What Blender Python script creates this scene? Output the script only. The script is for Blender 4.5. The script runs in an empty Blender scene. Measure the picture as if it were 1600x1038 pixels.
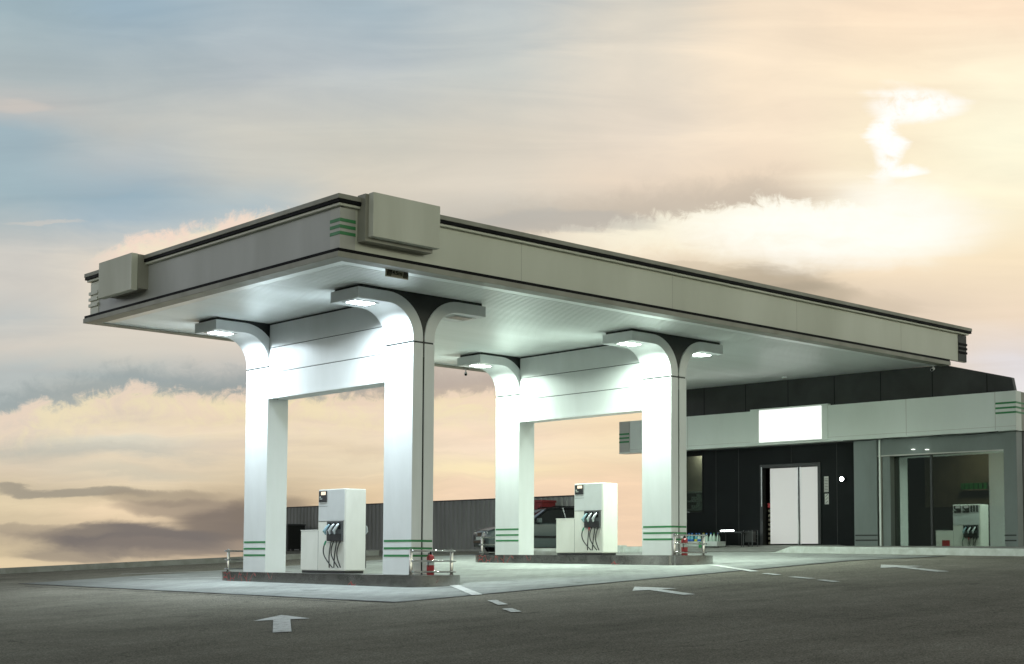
import bpy, bmesh, math, random
from mathutils import Vector, Matrix
random.seed(7)
C = bpy.context.scene.collection
SC = bpy.context.scene
R = math.radians

# ------------------------------------------------------------------ camera
TH, PITCH, ROLL, CAMZ = 0.83389, 0.06757, 0.00538, 0.5634
FPX, CY = 2225.67, 722.87
cf = Vector((math.cos(TH), math.sin(TH), 0)); rr = Vector((math.sin(TH), -math.cos(TH), 0)); up = Vector((0, 0, 1))
Fw = cf * math.cos(PITCH) + up * math.sin(PITCH); Uw = -cf * math.sin(PITCH) + up * math.cos(PITCH)
R2 = rr * math.cos(ROLL) + Uw * math.sin(ROLL); U2 = -rr * math.sin(ROLL) + Uw * math.cos(ROLL)
cam_d = bpy.data.cameras.new('camera'); cam = bpy.data.objects.new('camera', cam_d); C.objects.link(cam)
m = Matrix((R2, U2, -Fw)).transposed().to_4x4(); m.translation = (0, 0, CAMZ); cam.matrix_world = m
cam_d.sensor_width = 36; cam_d.lens = FPX / 1600 * 36; cam_d.shift_y = (CY - 519) / 1600
cam_d.clip_start = 0.05; cam_d.clip_end = 2000
SC.camera = cam
SC.view_settings.view_transform = 'Standard'; SC.view_settings.look = 'None'
SC.view_settings.exposure = 0; SC.view_settings.gamma = 1

def lin(r, g=None, b=None):
    if g is None: r, g, b = r
    f = lambda c: (c / 255 / 12.92) if c / 255 <= .04045 else ((c / 255 + .055) / 1.055) ** 2.4
    return (f(r), f(g), f(b), 1)

# ------------------------------------------------------------------ sky (procedural, by compass direction and elevation)
class NT:
    def __init__(s, tree): s.t = tree; s.n = tree.nodes; s.l = tree.links
    def put(s, sock, v):
        if hasattr(v, 'is_linked') or isinstance(v, bpy.types.NodeSocket): s.l.new(v, sock)
        else: sock.default_value = v
    def m(s, op, a, b=None, c=None, clamp=False):
        n = s.n.new('ShaderNodeMath'); n.operation = op; n.use_clamp = clamp
        s.put(n.inputs[0], a)
        if b is not None: s.put(n.inputs[1], b)
        if c is not None: s.put(n.inputs[2], c)
        return n.outputs[0]
    def add(s, a, b): return s.m('ADD', a, b)
    def sub(s, a, b): return s.m('SUBTRACT', a, b)
    def mul(s, a, b): return s.m('MULTIPLY', a, b)
    def smooth(s, v, a, b, lo=0., hi=1.):
        n = s.n.new('ShaderNodeMapRange'); n.interpolation_type = 'SMOOTHSTEP'
        s.put(n.inputs['Value'], v); s.put(n.inputs['From Min'], a); s.put(n.inputs['From Max'], b)
        s.put(n.inputs['To Min'], lo); s.put(n.inputs['To Max'], hi); return n.outputs[0]
    def linr(s, v, a, b, lo=0., hi=1.):
        n = s.n.new('ShaderNodeMapRange'); n.clamp = True
        s.put(n.inputs['Value'], v); s.put(n.inputs['From Min'], a); s.put(n.inputs['From Max'], b)
        s.put(n.inputs['To Min'], lo); s.put(n.inputs['To Max'], hi); return n.outputs[0]
    def mix(s, f, a, b, mode='MIX'):
        n = s.n.new('ShaderNodeMix'); n.data_type = 'RGBA'; n.blend_type = mode
        s.put(n.inputs[0], f); s.put(n.inputs[6], a); s.put(n.inputs[7], b); return n.outputs[2]
    def noise(s, vec, scale, detail=4, rough=.5, dist=0., dim='3D'):
        n = s.n.new('ShaderNodeTexNoise'); n.noise_dimensions = dim
        if vec is not None: s.l.new(vec, n.inputs['Vector'])
        n.inputs['Scale'].default_value = scale; n.inputs['Detail'].default_value = detail
        n.inputs['Roughness'].default_value = rough; n.inputs['Distortion'].default_value = dist
        return n.outputs['Fac']
    def ramp(s, v, stops, interp='LINEAR'):
        n = s.n.new('ShaderNodeValToRGB'); n.color_ramp.interpolation = interp; s.put(n.inputs[0], v)
        e = n.color_ramp.elements
        while len(e) > 1: e.remove(e[-1])
        e[0].position = stops[0][0]; e[0].color = stops[0][1]
        for p, c in stops[1:]:
            k = e.new(p); k.color = c
        return n.outputs[0]
    def curve(s, v, pts):                       # piecewise curve x->y, both already 0..1
        n = s.n.new('ShaderNodeFloatCurve'); cv = n.mapping.curves[0]; s.put(n.inputs['Value'], v)
        cv.points[0].location = pts[0]; cv.points[1].location = pts[-1]
        for p in pts[1:-1]: cv.points.new(*p)
        n.mapping.update(); return n.outputs[0]
    def comb(s, x, y, z=0.):
        n = s.n.new('ShaderNodeCombineXYZ'); s.put(n.inputs[0], x); s.put(n.inputs[1], y); s.put(n.inputs[2], z); return n.outputs[0]

SUN_AZ = TH - math.atan2(640, FPX); SUN_EL = math.atan2(680, FPX)
world = bpy.data.worlds.new('World'); SC.world = world; world.use_nodes = True
wt = world.node_tree
for n in list(wt.nodes): wt.nodes.remove(n)
w = NT(wt)
geo = w.n.new('ShaderNodeTexCoord'); sep = w.n.new('ShaderNodeSeparateXYZ'); w.l.new(geo.outputs['Generated'], sep.inputs[0])
dx, dy, dz = sep.outputs
# azimuth measured from the compass bearing TH, and elevation
fx = w.add(w.mul(dx, cf.x), w.mul(dy, cf.y)); rx = w.add(w.mul(dx, rr.x), w.mul(dy, rr.y))
az = w.m('ARCTAN2', rx, fx)
el = w.m('ARCSINE', dz)
# table units: tangents of bearing and elevation, scaled so the cloud tables are easy to write
azc = w.m('MINIMUM', w.m('MAXIMUM', az, -1.1), 1.1)
U0 = w.add(w.mul(w.m('TANGENT', azc), FPX), 800.)
V0 = w.sub(873., w.mul(w.m('DIVIDE', w.m('TANGENT', w.m('MINIMUM', el, 1.2)), w.m('COSINE', azc)), FPX))
nv = w.comb(w.mul(U0, 1 / 220), w.mul(V0, 1 / 90))
n1 = w.sub(w.noise(nv, 1.0, 7, .6, .3, '2D'), .5)
nv2 = w.comb(w.mul(U0, 1 / 420), w.mul(V0, 1 / 60), 0)
n2 = w.sub(w.noise(nv2, 1.0, 6, .55, .6, '2D'), .5)
nv3 = w.comb(w.mul(U0, 1 / 60), w.mul(V0, 1 / 38))
n3 = w.sub(w.noise(nv3, 1.0, 6, .65, .5, '2D'), .5)
U = w.add(U0, w.mul(n2, 110.)); V = w.add(V0, w.add(w.mul(n1, 44.), w.mul(n2, 24.)))
VN = w.linr(V, -100., 900.)
cols = {
 0:    [(-100, (150,172,184)), (0,(160,180,188)),(110,(174,185,187)),(155,(194,192,188)),(200,(160,180,189)),(300,(160,181,189)),(350,(180,189,190)),(400,(205,202,195)),(450,(208,204,196)),(500,(194,197,194)),(545,(210,204,194)),(585,(184,190,188)),(640,(182,190,188)),(680,(214,206,188)),(710,(196,192,178)),(735,(222,206,182)),(760,(205,190,164)),(785,(228,210,176)),(815,(216,198,166)),(845,(186,170,146)),(865,(206,188,156)),(890,(232,210,172))],
 190:  [(-100,(150,172,186)),(0,(156,178,191)),(100,(176,187,190)),(180,(196,198,193)),(240,(184,192,194)),(300,(155,178,190)),(345,(164,182,192)),(400,(215,208,196)),(440,(220,212,198)),(500,(222,212,197)),(550,(212,206,194)),(590,(178,186,184)),(625,(200,196,182)),(665,(228,213,188)),(682,(236,220,194)),(692,(220,214,196)),(708,(200,196,182)),(722,(228,212,186)),(738,(214,204,182)),(752,(234,216,186)),(775,(206,190,160)),(800,(240,216,182)),(822,(222,200,168)),(845,(160,146,130)),(868,(196,178,152)),(890,(206,186,158))],
 400:  [(-100,(160,178,188)),(0,(172,187,195)),(100,(184,192,195)),(200,(206,204,194)),(260,(205,204,195)),(320,(176,190,195)),(380,(205,205,198)),(450,(225,214,199)),(520,(227,215,199)),(575,(196,194,188)),(602,(160,164,160)),(636,(236,220,182)),(664,(222,206,180)),(684,(236,218,192)),(702,(222,206,184)),(718,(232,214,184)),(750,(216,197,166)),(790,(180,162,138)),(820,(140,126,114)),(850,(160,144,128)),(890,(210,188,160))],
 560:  [(-100,(160,176,185)),(0,(168,185,194)),(100,(186,194,197)),(200,(206,204,193)),(280,(214,207,192)),(350,(214,205,190)),(500,(220,210,196)),(590,(192,182,170)),(618,(204,190,170)),(645,(238,222,194)),(670,(230,212,186)),(690,(238,220,192)),(704,(224,206,178)),(722,(238,221,190)),(750,(236,214,180)),(775,(226,202,166)),(800,(214,188,154)),(860,(206,182,154)),(890,(222,200,170))],
 760:  [(-100,(180,188,192)),(0,(188,197,199)),(100,(198,202,198)),(200,(216,209,195)),(290,(220,211,196)),(340,(190,187,178)),(380,(226,212,194)),(560,(216,200,184)),(598,(196,184,172)),(622,(248,226,186)),(655,(238,221,194)),(678,(246,222,196)),(700,(249,227,201)),(735,(248,230,188)),(758,(240,214,184)),(780,(242,214,184)),(890,(240,212,182))],
 1000: [(-100,(205,205,198)),(0,(221,214,200)),(100,(227,217,201)),(200,(231,218,201)),(280,(231,214,194)),(320,(208,196,180)),(350,(226,210,190)),(380,(246,228,200)),(415,(225,208,186)),(560,(230,212,188)),(640,(248,225,188)),(668,(244,220,184)),(700,(246,226,190)),(725,(242,216,182)),(760,(242,212,180)),(890,(241,210,180))],
 1200: [(-100,(232,216,196)),(0,(244,225,200)),(100,(250,231,205)),(200,(249,230,205)),(265,(240,220,196)),(297,(218,202,182)),(330,(250,240,215)),(380,(250,238,212)),(412,(225,208,180)),(450,(196,180,158)),(520,(215,196,174)),(890,(235,205,172))],
 1400: [(-100,(240,220,196)),(0,(251,228,200)),(100,(253,235,206)),(240,(253,240,210)),(290,(253,243,220)),(340,(254,250,235)),(375,(254,246,222)),(420,(246,226,197)),(465,(226,208,186)),(520,(230,212,190)),(890,(235,215,195))],
 1590: [(-100,(244,222,196)),(0,(252,228,200)),(100,(255,243,215)),(200,(255,250,222)),(300,(254,245,216)),(400,(247,228,196)),(480,(240,220,196)),(560,(226,220,220)),(600,(230,226,226)),(890,(225,215,205))],
}
cx = sorted(cols)
def colramp(x): return w.ramp(VN, [((v + 100) / 1000, lin(c)) for v, c in cols[x]])
sky = colramp(cx[0])
for a, b in zip(cx, cx[1:]):
    sky = w.mix(w.smooth(U, float(a), float(b)), sky, colramp(b))
# soft mottling
nv5 = w.comb(w.mul(U, 1 / 300), w.mul(V, 1 / 17))
n5 = w.sub(w.noise(nv5, 1.0, 5, .6, .4, '2D'), .5)
mott = w.add(w.add(w.mul(n2, .20), w.mul(n1, .10)), w.mul(n5, w.smooth(V0, 560., 700., .02, .20)))
sky = w.mix(1., sky, w.comb(w.add(mott, 1.), w.add(mott, 1.), w.add(w.mul(mott, .9), 1.)), 'MULTIPLY')
UN = w.linr(U0, -200., 1800.)
nv4 = w.comb(w.mul(U0, 1 / 17), w.mul(V0, 1 / 22))
n4 = w.sub(w.noise(nv4, 1.0, 5, .7, .8, '2D'), .5)
wob = w.add(w.add(w.mul(n3, 52.), w.mul(n1, 18.)), w.mul(n4, 26.))
def edge(pts):
    c = w.curve(UN, [((x + 200) / 2000, y / 1000) for x, y in pts]); return w.add(w.mul(c, 1000.), wob)
def window(x0, x1, x2, x3):
    return w.mul(w.smooth(U0, float(x0), float(x1)), w.smooth(U0, float(x2), float(x3), 1., 0.))
def below(e, soft, depth):
    d = w.sub(V0, e)                      # positive under the cloud's rim
    return w.mul(w.smooth(d, -soft * .4, soft), w.smooth(d, soft, depth, 1., 0.)), d
# cloud rim upper left
e = edge([(-200, 450), (60, 420), (120, 400), (190, 372), (260, 356), (330, 340), (380, 326), (460, 330), (1800, 330)])
mk, d = below(e, 15., 95.); mk = w.mul(mk, window(95, 200, 420, 620))
irid = w.mix(w.smooth(w.add(n3, n1), -.12, .16), lin(245, 221, 202), lin(244, 231, 203))
sky = w.mix(w.mul(mk, .92), sky, irid)
# lower left cloud rim with grey band above it
e = edge([(-200, 660), (0, 646), (60, 630), (110, 622), (160, 612), (215, 604), (260, 612), (340, 616), (420, 612), (560, 616), (700, 612), (800, 610), (860, 614), (1800, 620)])
dk = w.sub(V0, e)
dmk = w.mul(w.mul(w.smooth(dk, -50., -8.), w.smooth(dk, -4., 14., 1., 0.)), window(-300, 0, 760, 900))
sky = w.mix(w.mul(dmk, .62), sky, w.mix(w.smooth(U0, 380., 700.), lin(146, 157, 158), lin(186, 170, 158)))
mk, d = below(e, 14., 85.); mk = w.mul(mk, window(-300, -100, 780, 900))
sky = w.mix(w.mul(mk, .78), sky, w.mix(w.smooth(w.add(n3, n1), -.12, .16), lin(241, 217, 194), lin(243, 226, 188)))
# cloud rim on the right with shadow above it
e = edge([(-200, 370), (780, 360), (880, 352), (980, 336), (1060, 326), (1130, 316), (1200, 302), (1280, 304), (1350, 306), (1420, 322), (1500, 350), (1800, 400)])
dk = w.sub(V0, e)
dmk = w.mul(w.mul(w.smooth(dk, -70., -8.), w.smooth(dk, -4., 10., 1., 0.)), window(650, 820, 1180, 1300))
sky = w.mix(w.mul(dmk, .55), sky, lin(196, 184, 168))
mk, d = below(e, 16., 95.); mk = w.mul(mk, window(760, 1000, 1380, 1500))
sky = w.mix(w.mul(mk, w.smooth(U0, 850., 1250., .7, 1.)), sky, lin(255, 249, 226))
# dark ragged banks, bottom left, and a grey one at right
def ell(x, y, a, b, soft=.55):
    q = w.add(w.m('POWER', w.mul(w.sub(U, float(x)), 1 / a), 2.), w.m('POWER', w.mul(w.sub(V, float(y)), 1 / b), 2.))
    return w.smooth(q, 1 - soft, 1 + soft, 1., 0.)
for x, y, a, b, f, c in [(110, 770, 130, 9, .75, (150, 143, 130)), (255, 778, 90, 13, .6, (160, 146, 128)), (300, 796, 110, 15, .7, (150, 136, 122)), (365, 818, 85, 24, .85, (128, 117, 108)),
                         (205, 842, 150, 22, .95, (120, 113, 109)), (250, 858, 130, 16, .7, (134, 124, 116)), (60, 832, 110, 12, .45, (150, 138, 124)), (120, 868, 90, 12, .6, (140, 130, 120)),
                         (430, 800, 70, 26, .55, (130, 118, 106)), (1200, 432, 105, 24, .7, (180, 166, 145)), (1255, 452, 90, 20, .6, (172, 160, 140)), (1090, 418, 80, 14, .45, (205, 190, 166)), (1310, 470, 120, 24, .4, (200, 184, 160)), (880, 338, 150, 20, .5, (180, 178, 172))]:
    sky = w.mix(w.mul(ell(x, y, a, b), f), sky, lin(c))
sky = w.mix(w.mul(ell(14, 155, 38, 13, .8), .6), sky, lin(206, 198, 190))
sky = w.mix(w.mul(ell(75, 347, 60, 3, .9), .5), sky, lin(212, 204, 194))
# sun-lit breaks in the cloud upper right
b1 = w.m('MAXIMUM', ell(1430, 148, 72, 27, .85), w.m('MAXIMUM', ell(1392, 205, 26, 66, .85), ell(1424, 256, 38, 13, .85)))
rim = w.smooth(w.sub(V0, e), -6., 16.)
glow = w.mul(w.mul(ell(1310, 344, 215, 62, .95), w.m('MAXIMUM', rim, w.smooth(U0, 1290., 1400.))), w.smooth(w.add(n3, w.mul(n5, .8)), -.45, .3, .6, 1.))
sky = w.mix(w.mul(glow, .9), sky, (1.06, 1.04, .97, 1))
sky = w.mix(w.mul(b1, w.smooth(w.add(w.add(n3, n1), w.mul(n4, .5)), -.42, .02, .10, 1.)), sky, (1.06, 1.04, 1.0, 1))
# unseen sky: bright low band added to light facades, dark horizon keeps glass dark
south = w.smooth(dy, .2, -.9)            # unseen side made brighter and warmer to light the long fascia
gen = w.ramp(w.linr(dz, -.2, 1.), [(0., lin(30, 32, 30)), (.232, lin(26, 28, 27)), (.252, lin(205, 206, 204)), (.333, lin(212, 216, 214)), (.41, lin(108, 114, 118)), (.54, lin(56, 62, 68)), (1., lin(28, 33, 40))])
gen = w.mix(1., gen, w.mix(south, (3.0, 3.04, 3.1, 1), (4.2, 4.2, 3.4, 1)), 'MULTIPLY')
nsky = w.n.new('ShaderNodeTexSky'); nsky.sky_type = 'NISHITA'; nsky.sun_disc = False
nsky.sun_elevation = SUN_EL; nsky.sun_rotation = math.pi / 2 - SUN_AZ
nis = w.mix(1., nsky.outputs[0], (.03, .03, .03, 1), 'MULTIPLY')
gen = w.mix(.06, gen, nis)
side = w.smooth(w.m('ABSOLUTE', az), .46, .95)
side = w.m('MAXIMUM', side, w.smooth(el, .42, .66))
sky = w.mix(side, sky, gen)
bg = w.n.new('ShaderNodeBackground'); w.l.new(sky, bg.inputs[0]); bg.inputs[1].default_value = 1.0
wo = w.n.new('ShaderNodeOutputWorld'); w.l.new(bg.outputs[0], wo.inputs[0])
world.cycles.sampling_method = 'MANUAL'; world.cycles.sample_map_resolution = 1024

sun_d = bpy.data.lights.new('sun', 'SUN'); sun_d.energy = .3; sun_d.angle = R(12); sun_d.color = (1, .86, .68)
sun = bpy.data.objects.new('sun', sun_d); C.objects.link(sun)
sd = Vector((math.cos(SUN_EL) * math.cos(SUN_AZ), math.cos(SUN_EL) * math.sin(SUN_AZ), math.sin(SUN_EL)))
sun.rotation_euler = sd.to_track_quat('Z', 'Y').to_euler()

# ------------------------------------------------------------------ materials
def mat(name, col, rough=.5, metal=0., spec=.5, emit=None, estr=0.):
    mt = bpy.data.materials.new(name); mt.use_nodes = True
    b = mt.node_tree.nodes['Principled BSDF']
    b.inputs['Base Color'].default_value = (*col[:3], 1); b.inputs['Roughness'].default_value = rough
    b.inputs['Metallic'].default_value = metal; b.inputs['Specular IOR Level'].default_value = spec
    if emit: b.inputs['Emission Color'].default_value = (*emit[:3], 1); b.inputs['Emission Strength'].default_value = estr
    return mt
def wear(mt, scale=3., amt=.12, stretch=(1, 1, 1), bump=0., bscale=60., rvar=.1, detail=6):
    """procedural grime: value and roughness variation in object space"""
    t = NT(mt.node_tree); b = t.n['Principled BSDF']; base = tuple(b.inputs['Base Color'].default_value)
    tc = t.n.new('ShaderNodeTexCoord'); mp = t.n.new('ShaderNodeMapping'); t.l.new(tc.outputs['Object'], mp.inputs[0])
    mp.inputs['Scale'].default_value = stretch
    f = t.noise(mp.outputs[0], scale, detail, .6, .4)
    k = t.linr(f, .3, .75, 1 - amt, 1 + amt * .35)
    c = t.mix(1., base, t.comb(k, k, t.m('POWER', k, 1.15)), 'MULTIPLY'); t.l.new(c, b.inputs['Base Color'])
    r0 = b.inputs['Roughness'].default_value
    t.l.new(t.linr(f, .3, .7, min(1, r0 + rvar), max(.02, r0 - rvar * .5)), b.inputs['Roughness'])
    if bump:
        bn = t.n.new('ShaderNodeBump'); bn.inputs['Strength'].default_value = bump; bn.inputs['Distance'].default_value = .01
        t.l.new(t.noise(tc.outputs['Object'], bscale, 3, .6), bn.inputs['Height']); t.l.new(bn.outputs[0], b.inputs['Normal'])
    return mt
M = {}
M['panel'] = wear(mat('white_panel', (.72, .74, .74), .38), 1.2, .10, (1, 1, .35))
M['panel_side'] = wear(mat('grey_panel', (.46, .455, .42), .45), 1.5, .12, (1, 1, .3))
M['arm_side'] = wear(mat('grey_green_panel', (.40, .42, .39), .42), 1.5, .1)
M['soffit'] = wear(mat('soffit_metal', (.86, .89, .88), .36, .35, .6), .6, .08, (.15, 2, 1))
M['fascia'] = wear(mat('fascia_paint', (.59, .60, .51), .42), .7, .10, (1, 1, .25))
M['fascia_dimmed'] = wear(mat('fascia_paint_dimmed', (.42, .425, .41), .45), .8, .10, (1, 1, .25))  # fascia paint with the end face's weaker light put into the colour
M['rail'] = wear(mat('rail_paint', (.30, .295, .25), .5), 1.5, .2)
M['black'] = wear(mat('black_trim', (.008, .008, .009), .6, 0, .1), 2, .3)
M['dark_panel'] = wear(mat('dark_panel', (.018, .02, .02), .42), 1.3, .3, rvar=.06)
M['dark_wall'] = wear(mat('dark_cladding', (.028, .029, .028), .55), 1.2, .3)
M['black_glass'] = wear(mat('black_gloss_cladding', (.004, .006, .006), .42, 0, .12), 1.2, .3)
M['green'] = wear(mat('green_paint', (.026, .215, .065), .45), 4, .15)
M['board'] = wear(mat('sign_board_paint', (.58, .585, .50), .5), 1.0, .14, (1, 1, .2))
M['pump'] = wear(mat('pump_enamel', (.74, .74, .68), .38), 2.0, .10, (1, 1, .5))
M['pump_grey'] = wear(mat('pump_grey_enamel', (.62, .64, .64), .38), 2.0, .08)
M['plastic'] = wear(mat('dark_plastic', (.02, .02, .022), .5), 5, .3)
M['plastic_grey'] = wear(mat('grey_plastic', (.075, .08, .085), .45), 5, .25)
M['rubber'] = mat('hose_rubber', (.012, .012, .012), .55)
M['steel'] = wear(mat('stainless_steel', (.40, .40, .39), .14, 1.), 4, .2, (1, 1, 3))
M['alu'] = wear(mat('brushed_aluminium', (.6, .62, .62), .32, .9), 5, .15)
M['red'] = wear(mat('red_enamel', (.36, .025, .03), .38), 6, .2)
M['red_dull'] = wear(mat('dull_red_paint', (.16, .012, .014), .6), 3, .3)
M['white_paint'] = wear(mat('white_kerb_paint', (.66, .70, .66), .6), 4, .25, bump=.2)
M['marking'] = mat('road_marking_paint', (.6, .6, .58), .75)
def worn_paint(mt):
    t = NT(mt.node_tree); b = t.n['Principled BSDF']; tc = t.n.new('ShaderNodeTexCoord'); v = tc.outputs['Object']
    a = t.noise(v, 5., 6, .7, .3); f = t.noise(v, 45, 4, .75)
    k = t.smooth(t.add(t.mul(a, .75), t.mul(f, .5)), .60, .82)
    c = t.mix(k, (.72, .72, .69, 1), (.30, .285, .255, 1)); t.l.new(c, b.inputs['Base Color'])
    bn = t.n.new('ShaderNodeBump'); bn.inputs['Strength'].default_value = .4; bn.inputs['Distance'].default_value = .01
    t.l.new(f, bn.inputs['Height']); t.l.new(bn.outputs[0], b.inputs['Normal'])
worn_paint(M['marking'])
M['concrete'] = wear(mat('kerb_concrete', (.30, .30, .28), .8), 3, .3, bump=.4)
M['joint'] = wear(mat('joint_tar', (.018, .017, .016), .9), 5, .4)
M['nozzle_silver'] = mat('nozzle_silver', (.62, .66, .68), .3, .6)
M['nozzle_blue'] = mat('nozzle_pale_blue', (.30, .46, .52), .4)
M['nozzle_green'] = mat('nozzle_green', (.02, .22, .11), .45)
M['screen'] = mat('lit_display', (.5, .45, .35), .3, emit=(1, .80, .58), estr=.95)
M['screen_dim'] = mat('dim_display', (.3, .3, .28), .2, emit=(.9, .95, .9), estr=.35)
M['lamp_cool'] = mat('lamp_cool', (.9, .9, .9), .4, emit=(.82, .95, 1.0), estr=26)
M['lamp_green'] = mat('lamp_green', (.9, .9, .9), .4, emit=(.82, 1.0, .88), estr=26)
M['lamp_off'] = mat('lamp_off_glass', (.32, .36, .34), .15)
M['sign_lit'] = mat('lit_sign_face', (.8, .8, .8), .4, emit=(1, 1, .985), estr=.95)
M['door_glow'] = mat('glowing_door_leaf', (.4, .4, .4), .4, emit=(.665, .645, .615), estr=.46)  # blank door leaves, glow added so they read pale
M['tube'] = mat('tube_lamp', (.9, .9, .9), .4, emit=(.93, 1, .98), estr=14)
M['spot'] = mat('spot_lamp', (.9, .9, .9), .4, emit=(1, 1, .98), estr=60)
M['downlight'] = mat('downlight', (.9, .9, .9), .4, emit=(.9, .95, .85), estr=2.2)
M['shop_white'] = wear(mat('shop_fascia_panel', (.66, .71, .67), .42), .8, .08, (1, 1, .3))
M['shop_grey'] = wear(mat('shop_pillar_panel', (.15, .18, .17), .42), 1.0, .2, (1, 1, .3))
M['interior'] = wear(mat('shop_interior', (.16, .145, .11), .8), 2, .3)
M['interior_dark'] = mat('shop_interior_dark', (.02, .022, .02), .7)
M['blue'] = mat('blue_label', (.02, .12, .42), .4)
M['yellow'] = mat('yellow_label', (.55, .50, .05), .5)
M['clear_plastic'] = mat('bottle_plastic', (.45, .58, .50), .15)
M['teal_plastic'] = mat('teal_bottle_plastic', (.10, .34, .42), .2)
M['crate'] = wear(mat('pale_crate', (.50, .54, .52), .6), 3, .15)
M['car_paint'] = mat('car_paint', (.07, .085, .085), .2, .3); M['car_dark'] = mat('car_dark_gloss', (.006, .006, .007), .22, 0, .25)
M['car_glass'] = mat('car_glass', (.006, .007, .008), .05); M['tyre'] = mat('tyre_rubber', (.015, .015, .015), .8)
M['headlight'] = mat('headlight_glass', (.55, .58, .58), .12, .3); M['sign_yellow'] = mat('sign_plate', (.34, .32, .24), .5)

def glass_pane():
    mt = bpy.data.materials.new('storefront_glass'); mt.use_nodes = True; t = NT(mt.node_tree)
    for n in list(t.n): t.n.remove(n)
    gl = t.n.new('ShaderNodeBsdfGlossy'); gl.inputs['Roughness'].default_value = .015; gl.inputs['Color'].default_value = (.80, .90, .86, 1)
    tr = t.n.new('ShaderNodeBsdfTransparent'); tr.inputs['Color'].default_value = (.55, .6, .55, 1)
    mx = t.n.new('ShaderNodeMixShader'); mx.inputs[0].default_value = .27
    t.l.new(tr.outputs[0], mx.inputs[1]); t.l.new(gl.outputs[0], mx.inputs[2])
    o = t.n.new('ShaderNodeOutputMaterial'); t.l.new(mx.outputs[0], o.inputs[0]); return mt
M['glass'] = glass_pane()

def asphalt():
    mt = mat('asphalt', (.05, .05, .05), .95, 0, .0); t = NT(mt.node_tree); b = t.n['Principled BSDF']
    tc = t.n.new('ShaderNodeTexCoord'); v = tc.outputs['Object']
    big = t.noise(v, .35, 5, .55, .6); mid = t.noise(v, 2.2, 5, .6, .3)
    vo = t.n.new('ShaderNodeTexVoronoi'); vo.inputs['Scale'].default_value = 70; t.l.new(v, vo.inputs['Vector'])
    grain = t.noise(v, 45, 3, .7)
    mp = t.n.new('ShaderNodeMapping'); t.l.new(v, mp.inputs[0]); mp.inputs['Rotation'].default_value = (0, 0, R(88)); mp.inputs['Scale'].default_value = (.12, 1.4, 1)
    streak = t.noise(mp.outputs[0], 1.2, 4, .6, .2)
    k = t.add(t.linr(big, .3, .7, .86, 1.12), t.linr(mid, .3, .7, -.08, .09))
    k = t.add(k, t.linr(streak, .35, .7, -.09, .08))
    sp = t.linr(vo.outputs['Color'], 0., 1., .55, 1.55)
    k = t.mul(k, t.mul(sp, t.linr(grain, .3, .7, .7, 1.3)))
    # hairline cracks
    vc = t.n.new('ShaderNodeTexVoronoi'); vc.feature = 'DISTANCE_TO_EDGE'; vc.inputs['Scale'].default_value = .16
    mpc = t.n.new('ShaderNodeVectorMath'); mpc.operation = 'ADD'; t.l.new(v, mpc.inputs[0])
    wn = t.n.new('ShaderNodeTexNoise'); wn.inputs['Scale'].default_value = .9; wn.inputs['Detail'].default_value = 6; t.l.new(v, wn.inputs['Vector'])
    t.l.new(wn.outputs['Color'], mpc.inputs[1]); t.l.new(mpc.outputs[0], vc.inputs['Vector'])
    crack = t.mul(t.smooth(vc.outputs['Distance'], .0012, .005, .30, 0.), t.linr(mid, .45, .6))
    k = t.mul(k, t.sub(1., crack))
    c = t.mix(1., (.262, .245, .205, 1), t.comb(k, k, k), 'MULTIPLY'); t.l.new(c, b.inputs['Base Color'])
    bn = t.n.new('ShaderNodeBump'); bn.inputs['Strength'].default_value = .5; bn.inputs['Distance'].default_value = .012
    t.l.new(t.add(grain, t.mul(vo.outputs['Distance'], -.8)), bn.inputs['Height']); t.l.new(bn.outputs[0], b.inputs['Normal'])
    return mt
M['asphalt'] = asphalt()
def paving():
    mt = mat('concrete_paving', (.3, .3, .28), .75, 0, .2); t = NT(mt.node_tree); b = t.n['Principled BSDF']
    tc = t.n.new('ShaderNodeTexCoord'); v = tc.outputs['Object']
    br = t.n.new('ShaderNodeTexBrick'); t.l.new(v, br.inputs['Vector']); br.inputs['Scale'].default_value = 1
    br.inputs['Brick Width'].default_value = .4; br.inputs['Row Height'].default_value = .2; br.inputs['Mortar Size'].default_value = .006
    br.inputs['Color1'].default_value = (.41, .425, .40, 1); br.inputs['Color2'].default_value = (.37, .38, .36, 1); br.inputs['Mortar'].default_value = (.16, .16, .15, 1)
    big = t.noise(v, .45, 6, .6, .5); mid = t.noise(v, 3., 5, .65)
    k = t.mul(t.linr(big, .3, .7, .72, 1.12), t.linr(mid, .3, .7, .88, 1.1))
    oil = t.smooth(t.noise(v, .8, 4, .6, 1.), .60, .74, 1., .62); k = t.mul(k, oil)
    sx = t.n.new('ShaderNodeSeparateXYZ'); t.l.new(v, sx.inputs[0]); wb = t.mul(t.sub(t.noise(v, 1.1, 5, .65), .5), 1.6)
    ed = t.m('MINIMUM', t.add(t.sub(sx.outputs[0], 14.84), wb), t.add(t.sub(sx.outputs[1], 19.30), wb))   # dirt tracked in over the outer slabs
    k = t.mul(k, t.smooth(ed, -.5, 1.9, .60, 1.))
    t.l.new(t.mix(1., br.outputs['Color'], t.comb(k, k, k), 'MULTIPLY'), b.inputs['Base Color'])
    bn = t.n.new('ShaderNodeBump'); bn.inputs['Strength'].default_value = .3; bn.inputs['Distance'].default_value = .006
    t.l.new(t.noise(v, 60, 3, .6), bn.inputs['Height']); t.l.new(bn.outputs[0], b.inputs['Normal'])
    return mt
M['paving'] = paving()
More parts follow.
